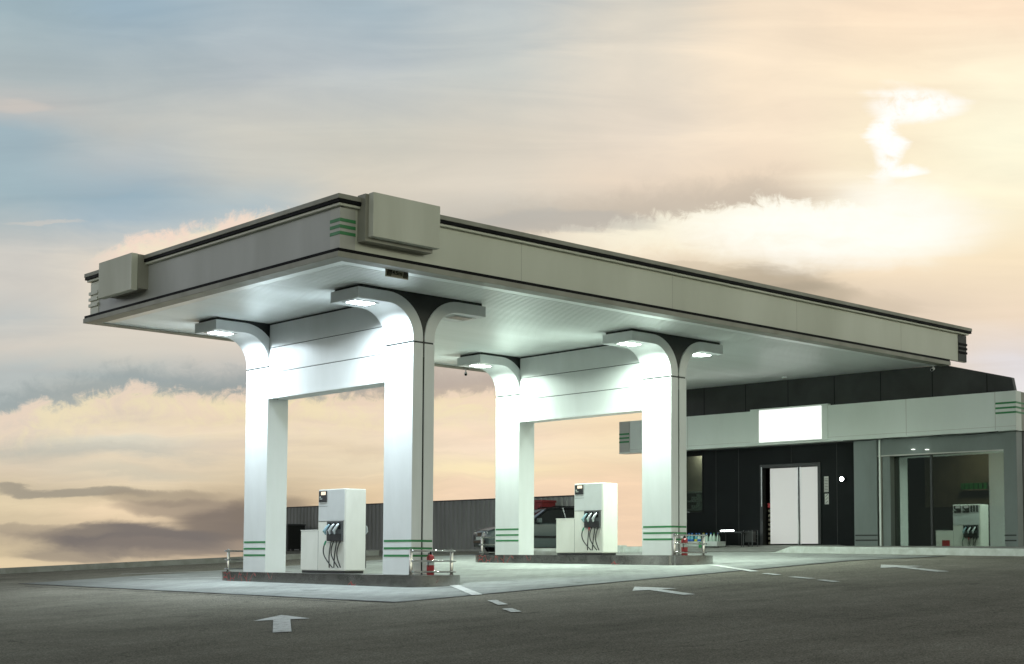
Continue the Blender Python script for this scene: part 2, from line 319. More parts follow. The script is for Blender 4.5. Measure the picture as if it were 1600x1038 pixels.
def kerb_steel():
    mt = mat('island_steel_skirt', (.5, .5, .5), .26, .9); t = NT(mt.node_tree); b = t.n['Principled BSDF']
    tc = t.n.new('ShaderNodeTexCoord'); v = tc.outputs['Object']
    d = t.noise(v, 3.5, 6, .65, .5); fine = t.noise(v, 40, 3, .6)
    k = t.mul(t.linr(d, .3, .7, .78, 1.08), t.linr(fine, .3, .7, .95, 1.05))
    col = t.mix(1., (.42, .415, .395, 1), t.comb(k, k, k), 'MULTIPLY')
    sx = t.n.new('ShaderNodeSeparateXYZ'); t.l.new(v, sx.inputs[0])
    # scraped red paint: thin worn lines, densest at the far end of the skirt
    wv = t.n.new('ShaderNodeTexVoronoi'); wv.feature = 'DISTANCE_TO_EDGE'; wv.inputs['Scale'].default_value = 5.; t.l.new(v, wv.inputs['Vector'])
    line = t.smooth(wv.outputs['Distance'], .02, .06, 1., 0.)
    patch = t.smooth(t.add(t.noise(v, 1.6, 3, .6), t.linr(sx.outputs[1], .6, 3.3, -.04, .22)), .58, .66)
    rm = t.mul(t.mul(line, patch), .85)
    t.l.new(t.mix(rm, col, (.42, .04, .035, 1)), b.inputs['Base Color'])
    t.l.new(t.sub(.9, t.mul(rm, .8)), b.inputs['Metallic'])
    t.l.new(t.linr(d, .3, .7, .24, .10), b.inputs['Roughness']); return mt
M['skirt'] = kerb_steel()
def corrugated():
    mt = wear(mat('corrugated_sheet', (.20, .20, .195), .5), .8, .25, (1, 1, .3)); return mt
M['corrugated'] = corrugated()

# ------------------------------------------------------------------ mesh helpers
class MB:
    def __init__(s): s.b = bmesh.new()
    def box(s, x0, x1, y0, y1, z0, z1, bev=0.):
        t = bmesh.new(); bmesh.ops.create_cube(t, size=1)
        for v in t.verts: v.co = Vector(((x0 + x1) / 2 + v.co.x * (x1 - x0), (y0 + y1) / 2 + v.co.y * (y1 - y0), (z0 + z1) / 2 + v.co.z * (z1 - z0)))
        if bev: bmesh.ops.bevel(t, geom=t.edges[:], offset=bev, segments=2, affect='EDGES', profile=.5)
        s._in(t); return s
    def _in(s, t):
        me = bpy.data.meshes.new('tmp'); t.to_mesh(me); t.free(); s.b.from_mesh(me); bpy.data.meshes.remove(me)
    def prism(s, pts, axis, a, b):
        """pts: 2-D outline; axis 'x': (y,z), 'y': (x,z), 'z': (x,y)"""
        f = {'x': lambda p, k: (k, p[0], p[1]), 'y': lambda p, k: (p[0], k, p[1]), 'z': lambda p, k: (p[0], p[1], k)}[axis]
        A = [s.b.verts.new(f(p, a)) for p in pts]; B = [s.b.verts.new(f(p, b)) for p in pts]
        fs = [s.b.faces.new(A), s.b.faces.new(B)]
        n = len(pts)
        for i in range(n): fs.append(s.b.faces.new((A[i], A[(i + 1) % n], B[(i + 1) % n], B[i])))
        bmesh.ops.recalc_face_normals(s.b, faces=fs); return s
    def cyl(s, p0, p1, r, seg=14, r1=None):
        return s.tube([p0, p1], r, seg, r1)
    def tube(s, pts, r, seg=10, r1=None, radii=None):
        pts = [Vector(p) for p in pts]; rings = []; n = len(pts); prev = None
        for i, p in enumerate(pts):
            d = (pts[min(i + 1, n - 1)] - pts[max(i - 1, 0)]).normalized()
            if prev is None:
                a = Vector((0, 0, 1)) if abs(d.z) < .9 else Vector((1, 0, 0)); u = d.cross(a).normalized()
            else: u = (prev - d * prev.dot(d)).normalized()
            prev = u; v = d.cross(u)
            rad = radii[i] if radii else (r + (r1 - r) * i / (n - 1) if r1 is not None else r)
            rings.append([s.b.verts.new(p + (u * math.cos(q) + v * math.sin(q)) * rad) for q in [2 * math.pi * k / seg for k in range(seg)]])
        fs = []
        for a, b in zip(rings, rings[1:]):
            for k in range(seg): fs.append(s.b.faces.new((a[k], a[(k + 1) % seg], b[(k + 1) % seg], b[k])))
        fs += [s.b.faces.new(rings[0]), s.b.faces.new(rings[-1])]
        bmesh.ops.recalc_face_normals(s.b, faces=fs); return s
    def loft(s, rings, cap=True):
        R_ = [[s.b.verts.new(p) for p in r] for r in rings]; fs = []; n = len(rings[0])
        for a, b in zip(R_, R_[1:]):
            for k in range(n): fs.append(s.b.faces.new((a[k], a[(k + 1) % n], b[(k + 1) % n], b[k])))
        if cap: fs += [s.b.faces.new(R_[0]), s.b.faces.new(R_[-1])]
        bmesh.ops.recalc_face_normals(s.b, faces=fs); return s
    def lathe(s, prof, seg=18, at=(0, 0, 0)):
        rings = [[(at[0] + r * math.cos(2 * math.pi * k / seg), at[1] + r * math.sin(2 * math.pi * k / seg), at[2] + z) for k in range(seg)] for r, z in prof]
        return s.loft(rings)
    def quad(s, pts):
        s.b.faces.new([s.b.verts.new(p) for p in pts]); return s
    def build(s, name, mt, parent=None, smooth=False, bev=0.):
        me = bpy.data.meshes.new(name); s.b.to_mesh(me); s.b.free(); me.materials.append(mt if not isinstance(mt, str) else M[mt])
        o = bpy.data.objects.new(name, me); C.objects.link(o)
        if parent: o.parent = parent
        if bev:
            md = o.modifiers.new('bevel', 'BEVEL'); md.width = bev; md.segments = 2; md.limit_method = 'ANGLE'; md.angle_limit = R(40)
        if smooth:
            for p in me.polygons: p.use_smooth = True
            me.set_sharp_from_angle(angle=R(38))
        return o
def tag(o, label, cat, group=None):
    o['label'] = label; o['category'] = cat
    if group: o['group'] = group
    return o
def thing(name, label, cat, loc=(0, 0, 0), rz=0., group=None):
    o = bpy.data.objects.new(name, None); C.objects.link(o); o.location = loc; o.rotation_euler = (0, 0, rz); o.empty_display_size = .2
    return tag(o, label, cat, group)
def struct(o): o['kind'] = 'structure'; return o
def copy_tree(o, parent=None):
    c = o.copy(); C.objects.link(c)
    if parent: c.parent = parent
    for ch in [q for q in bpy.data.objects if q.parent == o]: copy_tree(ch, c)
    return c
def text_mb(txt, size, thick):
    cu = bpy.data.curves.new('lettering', 'FONT'); cu.body = txt; cu.size = size; cu.extrude = thick; cu.align_x = 'CENTER'; cu.align_y = 'CENTER'
    o = bpy.data.objects.new('lettering', cu); C.objects.link(o)
    dg = bpy.context.evaluated_depsgraph_get(); me = bpy.data.meshes.new_from_object(o.evaluated_get(dg))
    b = MB(); b.b.from_mesh(me); bpy.data.objects.remove(o); bpy.data.curves.remove(cu); bpy.data.meshes.remove(me); return b

# ------------------------------------------------------------------ ground
GX, GY, XA, YA = .05627, .00449, 17.9487, 22.8089
def sm(x, a, b):
    t = max(0, min(1, (x - a) / (b - a))); return t * t * (3 - 2 * t)
def H(x, y):
    z = GX * (x - XA) + GY * (y - YA)
    if x > 28: z -= (x - 28) * .012
    if x > 38: z -= (x - 38) * (GX - .012)
    z -= .010 * max(0, min(24.5 - y, 12)) * sm(x, 28, 32)
    return z
def wall_y(x): return 41.40 - (x - 17.1) * .30
def ymax(x):
    if x < 27: return wall_y(x) + .05
    if x < 29.5: return wall_y(27) + (46.5 - wall_y(27)) * (x - 27) / 2.5
    if x <= 33: return 46.5 + (x - 29.5) * .9
    return 30.5
g = MB(); xs = [-16 + i * .8 for i in range(int(49 / .8))] + [32.6, 33.0, 33.01] + [34 + i * 1.5 for i in range(12)]
NY = 70; prev = None
for x in xs:
    colv = [g.b.verts.new((x, -16 + (ymax(x) + 16) * j / NY, H(x, -16 + (ymax(x) + 16) * j / NY))) for j in range(NY + 1)]
    if prev:
        for j in range(NY): g.b.faces.new((prev[j], colv[j], colv[j + 1], prev[j + 1]))
    prev = colv
struct(g.build('ground', 'asphalt', smooth=True))
def sheet(x0, x1, y0, y1, dz, nx, ny):
    b = MB(); V_ = [[b.b.verts.new((x0 + (x1 - x0) * i / nx, y0 + (y1 - y0) * j / ny, H(x0 + (x1 - x0) * i / nx, y0 + (y1 - y0) * j / ny) + dz)) for j in range(ny + 1)] for i in range(nx + 1)]
    for i in range(nx):
        for j in range(ny): b.b.faces.new((V_[i][j], V_[i + 1][j], V_[i + 1][j + 1], V_[i][j + 1]))
    return b
struct(sheet(14.84, 32.4, 19.30, 34.6, .006, 60, 40).build('forecourt_paving', 'paving', smooth=True))
def ribbon(pts, wd, dz=.010, jit=0., sub=1):
    """flat painted strip draped on the ground along pts"""
    b = MB(); P = []
    for (a, c) in zip(pts, pts[1:]):
        for i in range(sub): P.append((a[0] + (c[0] - a[0]) * i / sub, a[1] + (c[1] - a[1]) * i / sub))
    P.append(pts[-1]); prev = None
    for i, p in enumerate(P):
        q0 = P[max(i - 1, 0)]; q1 = P[min(i + 1, len(P) - 1)]; d = Vector((q1[0] - q0[0], q1[1] - q0[1])).normalized(); n = Vector((-d.y, d.x))
        hw = wd / 2 * (1 + random.uniform(-jit, jit)); off = n * random.uniform(-jit, jit) * wd * .6
        a = (p[0] + n.x * hw + off.x, p[1] + n.y * hw + off.y); c = (p[0] - n.x * hw + off.x, p[1] - n.y * hw + off.y)
        cur = (b.b.verts.new((*a, H(*a) + dz)), b.b.verts.new((*c, H(*c) + dz)))
        if prev: b.b.faces.new((prev[0], cur[0], cur[1], prev[1]))
        prev = cur
    return b
struct(ribbon([(14.84, 34.6), (14.84, 19.3), (32.2, 19.3)], .085, .011, .35, 60).build('paving_joint', 'joint'))
struct(ribbon([(14.3, 33.0), (14.55, 26), (14.5, 20.2)], .05, .011, .5, 40).build('asphalt_crack', 'joint'))

def arrow(label, head, tail, w_head, l_head, w_stem):
    h = Vector(head); t = Vector(tail); d = (h - t).normalized(); n = Vector((-d.y, d.x)); L = (h - t).length
    b = MB()
    def poly(ps):
        b.b.faces.new([b.b.verts.new((p.x, p.y, H(p.x, p.y) + .0105)) for p in ps])
    base = h - d * l_head
    poly([h, base + n * w_head / 2, base - n * w_head / 2])
    poly([base + n * w_stem / 2, t + n * w_stem / 2, t - n * w_stem / 2, base - n * w_stem / 2])
    return tag(b.build('road_arrow', 'marking'), label, 'road arrow', 'arrows painted on the asphalt')
arrow('large white arrow painted nearest the camera, pointing towards the near fuel island', (12.315, 18.883), (10.63, 16.28), .84, .95, .25)
arrow('thin white arrow on the asphalt in front of the second fuel island', (19.35, 17.95), (18.15, 15.6), .85, 1.05, .22)
arrow('faint white arrow on the asphalt in front of the shop storefront', (26.75, 17.55), (24.85, 14.9), .95, 1.2, .24)
def mark(label, pts, wd=.16):
    return tag(ribbon(pts, wd, .0145, .05, 8).build('lane_marking', 'marking'), label, 'road marking', 'white lines painted on the ground')
mark('white line running out from the rounded end of the near fuel island', [(18.40, 22.0), (16.65, 19.25)], .2)
mark('short white dash just beyond the line from the near island', [(15.85, 17.95), (15.25, 17.0)])
mark('short white dash second along from the near island line', [(14.75, 16.35), (14.35, 15.7)])
mark('white line running out from the rounded end of the second island', [(25.75, 21.4), (23.9, 18.73)], .18)
mark('white dash nearest the end of the second island line', [(23.4, 18.1), (23.05, 17.5)])
mark('middle white dash in the row leading away from the second island', [(22.62, 16.85), (22.25, 16.1)])
mark('last white dash in the row leading away from the second island', [(22.0, 15.75), (21.6, 15.1)])
mark('white line behind the left end of the near island', [(17.2, 32.9), (18.2, 30.6)], .18)
mark('faint white line near the low wall left of the canopy', [(18.3, 36.0), (20.3, 34.1)], .16)

# low white wall along the left edge of the site
def wall_run(pts, th, h, name, mt, label, cat, capmt=None):
    b = MB(); rings = []
    for i, p in enumerate(pts):
        q0 = pts[max(i - 1, 0)]; q1 = pts[min(i + 1, len(pts) - 1)]; d = Vector((q1[0] - q0[0], q1[1] - q0[1])).normalized(); n = Vector((-d.y, d.x)) * th / 2
        z = H(*p); rings.append([(p[0] + n.x, p[1] + n.y, z - .3), (p[0] + n.x, p[1] + n.y, z + h), (p[0] - n.x, p[1] - n.y, z + h), (p[0] - n.x, p[1] - n.y, z - .3)])
    b.loft(rings); return tag(b.build(name, mt, bev=.012), label, cat)
wall_run([(x, wall_y(x)) for x in [-6 + i * 1.5 for i in range(24)]], .2, .17, 'low_wall', 'concrete', 'long low concrete edge wall beside the asphalt left of the canopy', 'wall')
wall_run([(32.15, 32.6), (32.15, 31.4), (32.05, 30.2)], .3, .22, 'low_wall', 'white_paint', 'short white painted low wall between the fence and the shop', 'wall')

# ------------------------------------------------------------------ canopy
X0, Y0, X1, Y1, ZT, ZB, ZS = 14.685, 20.874, 36.512, 31.08, 7.142, 5.98, 6.02
XW = 35.35                                                            # where the lower rail meets the shop's upper wall
can = thing('fuel_canopy', 'flat roofed grey fuel station canopy over both islands', 'canopy', (X0, Y0, ZS))
def cb(*a): return MB().box(a[0] - X0, a[1] - X0, a[2] - Y0, a[3] - Y0, a[4] - ZS, a[5] - ZS)
IN = .13                                                             # rails stand proud of the fascia
def ring(name, mt, o, x1, z0, z1, w_=.12, bev=.006):
    b = MB(); xa_, ya_, yb_ = X0 + o - X0, o, Y1 - Y0 - o; xb_ = x1 - X0; z0 -= ZS; z1 -= ZS
    b.box(xa_, xa_ + w_, ya_, yb_, z0, z1)
    b.box(xa_ + w_, xb_, ya_, ya_ + w_, z0, z1); b.box(xa_ + w_, xb_, yb_ - w_, yb_, z0, z1)
    return b.build(name, mt, can, bev=bev)
ring('top_rail', 'rail', 0, X1, ZT - .088, ZT, .3)
ring('top_black_band', 'black', .012, X1 - .01, ZT - .152, ZT - .088, .28)  # black trim strip under the top rail
ring('top_moulding', 'fascia', .05, X1 - .1, ZT - .20, ZT - .152, .2)
# fascia: a long face, an end face; the long face is trimmed up where it passes over the shop
fz0, fz1 = ZB + .17, ZT - .20
fl = MB().prism([(.15, fz0 - ZS), (XW - X0, fz0 - ZS), (XW - X0, fz0 + .02 - ZS), (X1 - .12 - X0, fz0 + .02 - ZS), (X1 - .12 - X0, fz1 - ZS), (.15, fz1 - ZS)], 'y', IN, IN + .08)
fl.prism([(.15, fz0 - ZS), (XW - X0, fz0 - ZS), (XW - X0, fz1 - ZS), (.15, fz1 - ZS)], 'y', Y1 - Y0 - IN - .08, Y1 - Y0 - IN)
fas = fl.build('fascia', 'fascia', can)
MB().box(IN, IN + .0795, IN, Y1 - Y0 - IN, fz0 - ZS, fz1 - ZS).build('end_fascia', 'fascia_dimmed', can)
for x in [4.6, 9.2, 13.8, 18.4]: MB().box(x, x + .006, IN - .0015, IN + .01, fz0 - ZS, fz1 - ZS).build('fascia_seam', 'rail', fas)
ring('bottom_black_band', 'black', .02, XW, ZB + .105, ZB + .17, .22)  # black trim strip above the bottom rail
ring('bottom_rail', 'rail', 0, XW, ZB, ZB + .105, .3)
# roof deck
cb(X0 + .2, X1 - .1, Y0 + .2, Y1 - .2, ZT - .3, ZT - .1).build('roof_deck', 'fascia_dimmed', can)
# corner panels with three green stripes
b = MB(); b.box(IN - .012, .46, IN - .012, IN, fz0 + .02 - ZS, fz1 - .02 - ZS); b.box(IN - .012, IN, IN, .42, fz0 + .02 - ZS, fz1 - .02 - ZS)
cp = b.build('corner_panel', 'panel_side', can)
st = MB()
for k in range(3):
    z = 6.725 - .12 * k - ZS
    st.box(IN - .022, .462, IN - .022, IN - .012, z - .06, z); st.box(IN - .022, IN - .012, IN - .012, .422, z - .06, z)
st.build('green_stripe', 'green', cp)
L = Y1 - Y0
b = MB(); b.box(IN - .012, IN, L - IN - .40, L - IN, fz0 + .02 - ZS, fz1 - .02 - ZS); b.box(IN - .012, .5, L - IN, L - IN + .012, fz0 + .02 - ZS, fz1 - .02 - ZS)
cp = b.build('corner_panel', 'fascia', can); st = MB()
for k in range(3):
    z = 6.70 - .14 * k - ZS; st.box(IN - .05, IN - .012, L - IN - .40, L - IN + .04, z - .07, z)
st.build('stripe_bar', 'fascia', cp)
b = MB(); b.box(X1 - .55 - X0, X1 - .118 - X0, IN - .012, IN, fz0 + .03 - ZS, fz1 - .02 - ZS); cp = b.build('corner_panel', 'dark_wall', can)
st = MB()
for k in range(3): st.box(X1 - .53 - X0, X1 - .10 - X0, IN - .03, IN - .012, 6.70 - .12 * k - .06 - ZS, 6.70 - .12 * k - ZS)
st.build('stripe_bar', 'black', cp)
# blank box signs on the two outer faces
b = MB(); b.box(15.27 - X0, 16.84 - X0, -.26, -.11, 6.40 - ZS, 7.215 - ZS)
s1 = b.build('sign_box', 'board', can, bev=.008)
MB().box(15.20 - X0, 16.78 - X0, -.11, IN, 6.33 - ZS, 7.20 - ZS).build('sign_box_back', 'rail', s1)
b = MB(); b.box(-.27, -.12, 28.22 - Y0, 29.78 - Y0, 6.355 - ZS, 7.165 - ZS)
s2 = b.build('sign_box', 'board', can, bev=.008)
MB().box(-.12, IN, 28.20 - Y0, 29.72 - Y0, 6.40 - ZS, 7.15 - ZS).build('sign_box_back', 'rail', s2)
# soffit: flat margin and fine trapezoid ribs running the length of the canopy
rib = []; y = Y0 + .62
pitch = .118
while y < Y1 - .5:
    rib += [(y - Y0, 0.), (y + pitch * .55 - Y0, 0.), (y + pitch * .66 - Y0, .022), (y + pitch * .89 - Y0, .022)]; y += pitch
yl = rib[-1][0] + .02
b = MB(); x_a, x_b = X0 + .55 - X0, XW - X0
va = [b.b.verts.new((x_a, p[0], p[1])) for p in rib]; vb = [b.b.verts.new((x_b, p[0], p[1])) for p in rib]
for i in range(len(rib) - 1): b.b.faces.new((va[i], va[i + 1], vb[i + 1], vb[i]))
sof = b.build('soffit', 'soffit', can)
b = MB(); y_a = .29
b.box(.29, XW - X0, y_a, .63, -.012, .05); b.box(.29, XW - X0, yl - .03, L - .29, -.012, .05); b.box(.29, .56, .63, yl - .03, -.012, .05)
b.build('soffit_margin', 'soffit', can)

# ------------------------------------------------------------------ columns with curved lamp arms
TX, WY, YB, XB = .5626, .9513, 28.2501, 25.8867
IZ = {1: .225, 2: .665}
ZJ, ZAT, ZAB, ARM = 5.0045, 5.96, 5.7306, 1.4045
GR = .022                                                             # half the dark groove
LPOW, LSPREAD = 250., 164.                                             # lamp power and beam spread
RO = .64                                                              # outer radius of the bend
def leaf_profile(sgn, z0):
    """one J-shaped half of the column in x/z: leg, bend, arm"""
    c = TX / 2; out = c; inn = GR; th = out - inn; p = []
    cx_, cz_ = -out - RO, ZAB - RO
    p.append((-out, z0)); 
    for k in range(13):
        a = math.pi / 2 * k / 12; p.append((cx_ + RO * math.cos(a), cz_ + RO * math.sin(a)))
    p.append((-out - ARM, ZAB)); p.append((-out - ARM, ZAT))
    r2 = RO + th; rz = ZAT - cz_
    for k in range(13):
        a = math.pi / 2 * (1 - k / 12); p.append((cx_ + r2 * math.cos(a), cz_ + rz * math.sin(a)))
    p.append((-inn, z0))
    return [(x * (1 if sgn < 0 else -1), z) for x, z in p]
def column(label, xc, y0, isl, lit, mirror, lampmat):
    zb = IZ[isl]
    t = thing('canopy_column', label, 'column', (xc, y0 + WY / 2, zb), 0, 'canopy columns standing on the fuel islands')
    hw = WY / 2
    for s in (-1, 1):
        # lower shaft half and curved arm, split at the dark joint
        x_o, x_i = s * TX / 2, s * GR
        MB().box(min(x_o, x_i), max(x_o, x_i), -hw, hw, 0, ZJ - .018 - zb).build('shaft', 'panel', t, bev=.008)
        pr = [(x, max(z, ZJ + .018) - zb) for x, z in leaf_profile(s, ZJ + .018)]
        a = MB().prism(pr, 'y', -hw, hw).build('lamp_arm', 'panel', t, smooth=True, bev=.006)
        lx = s * (TX / 2 + 1.02)
        fr = MB().box(lx - .34, lx + .30, -.26, .14, ZAB - .012 - zb, ZAB - .0005 - zb).build('lamp_frame', 'alu', a)
        on = lit[0 if s < 0 else 1]
        MB().box(lx - .26, lx + .22, -.22, .10, ZAB - .02 - zb, ZAB - .012 - zb).build('lamp_panel', lampmat if on else 'lamp_off', a)
        if on:
            ld = bpy.data.lights.new('lamp_light', 'AREA'); ld.shape = 'RECTANGLE'; ld.size = .48; ld.size_y = .32; ld.spread = R(LSPREAD)
            ld.energy = LPOW; ld.color = (.79, .93, 1.) if lampmat == 'lamp_cool' else (.82, 1., .88)
            lo = bpy.data.objects.new('lamp_light', ld); C.objects.link(lo); lo.parent = a; lo.location = (lx - .02, -.06, ZAB - .03 - zb)
    # dark core between the halves, spreading into a gusset under the soffit
    zc = ZAB - RO; pts = [(-GR + .001, ZJ - .3 - zb)]
    c = TX / 2; cx_ = -c - RO; r2 = RO + c - GR; rz = ZAT - zc
    for k in range(13):
        a_ = math.pi / 2 * k / 12; pts.append((cx_ + r2 * math.cos(a_) + .001, zc + rz * math.sin(a_) + .0 - zb))
    pts.append((-c - ARM + .09, ZAT - zb + .001)); pts.append((-c - ARM + .09, ZS - .002 - zb))
    poly = pts + [(-x, z) for x, z in reversed(pts)]
    MB().prism(poly, 'y', -hw + .03, hw - .03).build('gusset', 'dark_panel', t)
    MB().box(-GR, GR, -hw + .022, hw - .022, 0, ZJ - .302 - zb).build('core', 'black', t)
    MB().box(-TX / 2 + .02, TX / 2 - .02, -hw + .02, hw - .02, ZJ - .05 - zb, ZJ + .05 - zb).build('joint_band', 'dark_panel', t)
    fy = hw if not mirror else -hw; sg_ = 1 if not mirror else -1
    MB().box(-TX / 2 + .006, TX / 2 - .006, min(fy, fy + sg_ * .006), max(fy, fy + sg_ * .006), 0, 4.249 - zb).build('cover_plate', 'panel', t)
    # three green bands near the foot
    st = MB(); face = -hw if not mirror else hw; e_ = -1 if not mirror else 1
    for k in range(3):
        z = .695 - .152 * k
        st.box(-TX / 2 - .004, -TX / 2 + .002, -hw + .0, hw - .035, z - .022, z + .022)
        st.box(-TX / 2 - .004, TX / 2 - .02, face + (e_ * .004 if e_ < 0 else -.002), face + (.002 if e_ < 0 else .004), z - .022, z + .022)
    st.build('green_band', 'green', t)
    return t
column('near column of the near island, right lamp unlit, red extinguisher at its foot', XA + TX / 2, YA, 1, (True, False), False, 'lamp_cool')
column('leftmost canopy column, far end of the near island', XA + TX / 2, YB, 1, (True, False), True, 'lamp_cool')
column('near column of the second island with both arm lamps lit, nearest the shop doors', XB + TX / 2, YA, 2, (True, True), False, 'lamp_green')
column('far column of the second island, standing in front of the parked car', XB + TX / 2, YB, 2, (True, True), True, 'lamp_green')
def beam(label, xc):
    z0, z1 = 4.251, ZS - .004; y0, y1 = YA + WY + .007, YB - .007; h = (y1 - y0) / 2
    t = thing('cross_beam', label, 'beam', (xc, (y0 + y1) / 2, z0), 0, 'panelled cross beams between the canopy columns')
    zs = [0, 4.8513 - z0, 5.4351 - z0, z1 - .03 - z0]
    for a, b_ in zip(zs, zs[1:]):
        MB().box(-TX / 2 + .02, TX / 2 - .02, -h, h, a + .008, b_ - .008).build('cladding_panel', 'panel', t, bev=.004)
    MB().box(-TX / 2 + .04, TX / 2 - .04, -h, h, .012, z1 - z0).build('core', 'dark_panel', t)
    MB().box(-TX / 2 + .004, -TX / 2 + .0195, -h, h, -.006, .05).build('bottom_trim', 'panel', t)
    return t
beam('white panelled beam joining the two columns of the near island', XA + TX / 2)
beam('white panelled beam joining the two columns of the second island', XB + TX / 2)

# clearance sign hanging under the canopy edge
t = thing('clearance_sign', 'small clearance sign with hatched ends hung below the canopy edge', 'sign', (16.336, Y0 + .40, 5.87))
MB().box(-.27, .27, 0, .02, 0, .205).build('plate', 'sign_yellow', t)
tx = text_mb('4.5m', .115, .002)
bmesh.ops.rotate(tx.b, verts=tx.b.verts, matrix=Matrix.Rotation(R(90), 3, 'X')); bmesh.ops.translate(tx.b, verts=tx.b.verts, vec=(0, -.003, .09)); tx.build('lettering', 'black', t)
for s in (-.25, .14):
    for k in range(4): MB().prism([(s + k * .028, .015), (s + k * .028 + .016, .015), (s + k * .028 + .046, .15), (s + k * .028 + .03, .15)], 'y', -.004, -.0005).build('hatch_bar', 'black', t)

# ------------------------------------------------------------------ fuel islands
def stadium(w_, y0, y1, n=16):
    r = w_ / 2; return [(r * math.cos(math.pi + math.pi * k / n), y0 + r * math.sin(math.pi + math.pi * k / n)) for k in range(n + 1)] + [(r * math.cos(math.pi * k / n), y1 + r * math.sin(math.pi * k / n)) for k in range(n + 1)]
YN, YF = 22.6, 29.35; YM = (YN + YF) / 2
C1, C2 = XA + TX / 2, XB + TX / 2
def island(label, cx_, isl):
    t = thing('fuel_island', label, 'fuel island', (cx_, YM, IZ[isl]), 0, 'raised fuel islands')
    MB().prism(stadium(1.27, YN - YM, YF - YM), 'z', -.45, -.0).build('slab', 'concrete', t)
    o = stadium(1.3, YN - YM, YF - YM); i_ = stadium(1.275, YN - YM, YF - YM)
    b = MB(); n = len(o)
    rg = [[b.b.verts.new((p[0], p[1], z)) for p in q] for q, z in ((o, -.45), (o, -.006), (o, .004), (i_, .004), (i_, -.02))]
    for A, B in zip(rg, rg[1:]):
        for k in range(n): b.b.faces.new((A[k], A[(k + 1) % n], B[(k + 1) % n], B[k]))
    bmesh.ops.recalc_face_normals(b.b, faces=b.b.faces[:]); b.build('steel_skirt', 'skirt', t, smooth=True)
    return t
island('near fuel island with scraped red paint on its steel skirt', C1, 1)
island('second fuel island nearer the shop with a clean steel skirt', C2, 2)

# guard rails
def guard(label, cx_, isl, far):
    t = thing('guard_rail', label, 'guard rail', (cx_, (YF + .1) if far else (YN - .1), IZ[isl]), math.pi if far else 0, 'steel guard rails on the island ends')
    for s in (-1, 1):
        p = MB().lathe([(.052, 0), (.052, .012), (.036, .014), (.036, .515), (.03, .53), (.0, .535)], 16, (s * .53, 0, 0)).build('post', 'steel', t, smooth=True)
    for z in (.07, .285, .488):
        pts = [(-.53, 0, z), (-.53, -.04, z), (-.50, -.075, z), (-.44, -.085, z), (.47, -.085, z), (.55, -.075, z), (.595, -.04, z), (.60, .02, z), (.59, .10, z)]
        MB().tube(pts, .019, 10).build('rail_bar', 'steel', t, smooth=True)
    return t
guard('steel guard rail on the rounded near end of the near island', C1, 1, False)
guard('steel guard rail on the far left end of the near island', C1, 1, True)
guard('steel guard rail on the near end of the second island, in front of the bottles', C2, 2, False)
guard('steel guard rail on the far end of the second island by the car nose', C2, 2, True)

def extinguisher(label, x, y, isl):
    t = thing('fire_extinguisher', label, 'fire extinguisher', (x, y, IZ[isl] + .003), R(20), 'red fire extinguishers')
    MB().lathe([(.07, 0), (.078, .012), (.078, .35), (.07, .385), (.045, .405), (.028, .412), (.028, .42)], 20).build('cylinder', 'red', t, smooth=True)
    b = MB(); b.lathe([(.026, .42), (.026, .445), (.018, .455)], 12); b.box(-.02, .075, -.012, .012, .452, .464); b.box(-.01, .085, -.011, .011, .475, .486); b.box(-.022, -.002, -.012, .012, .446, .486)
    b.build('valve', 'black', t)
    MB().tube([(-.03, 0, .44), (-.07, 0, .445), (-.10, 0, .40), (-.098, 0, .28), (-.092, 0, .16)], .010, 8).build('hose', 'rubber', t, smooth=True)
    MB().lathe([(.0786, .20), (.0786, .29)], 20).build('white_label', 'crate', t)
    return t
extinguisher('red fire extinguisher behind the guard rail of the near island', 18.27, YN - .02, 1)
extinguisher('red fire extinguisher behind the guard rail of the second island', 26.10, YN - .02, 2)

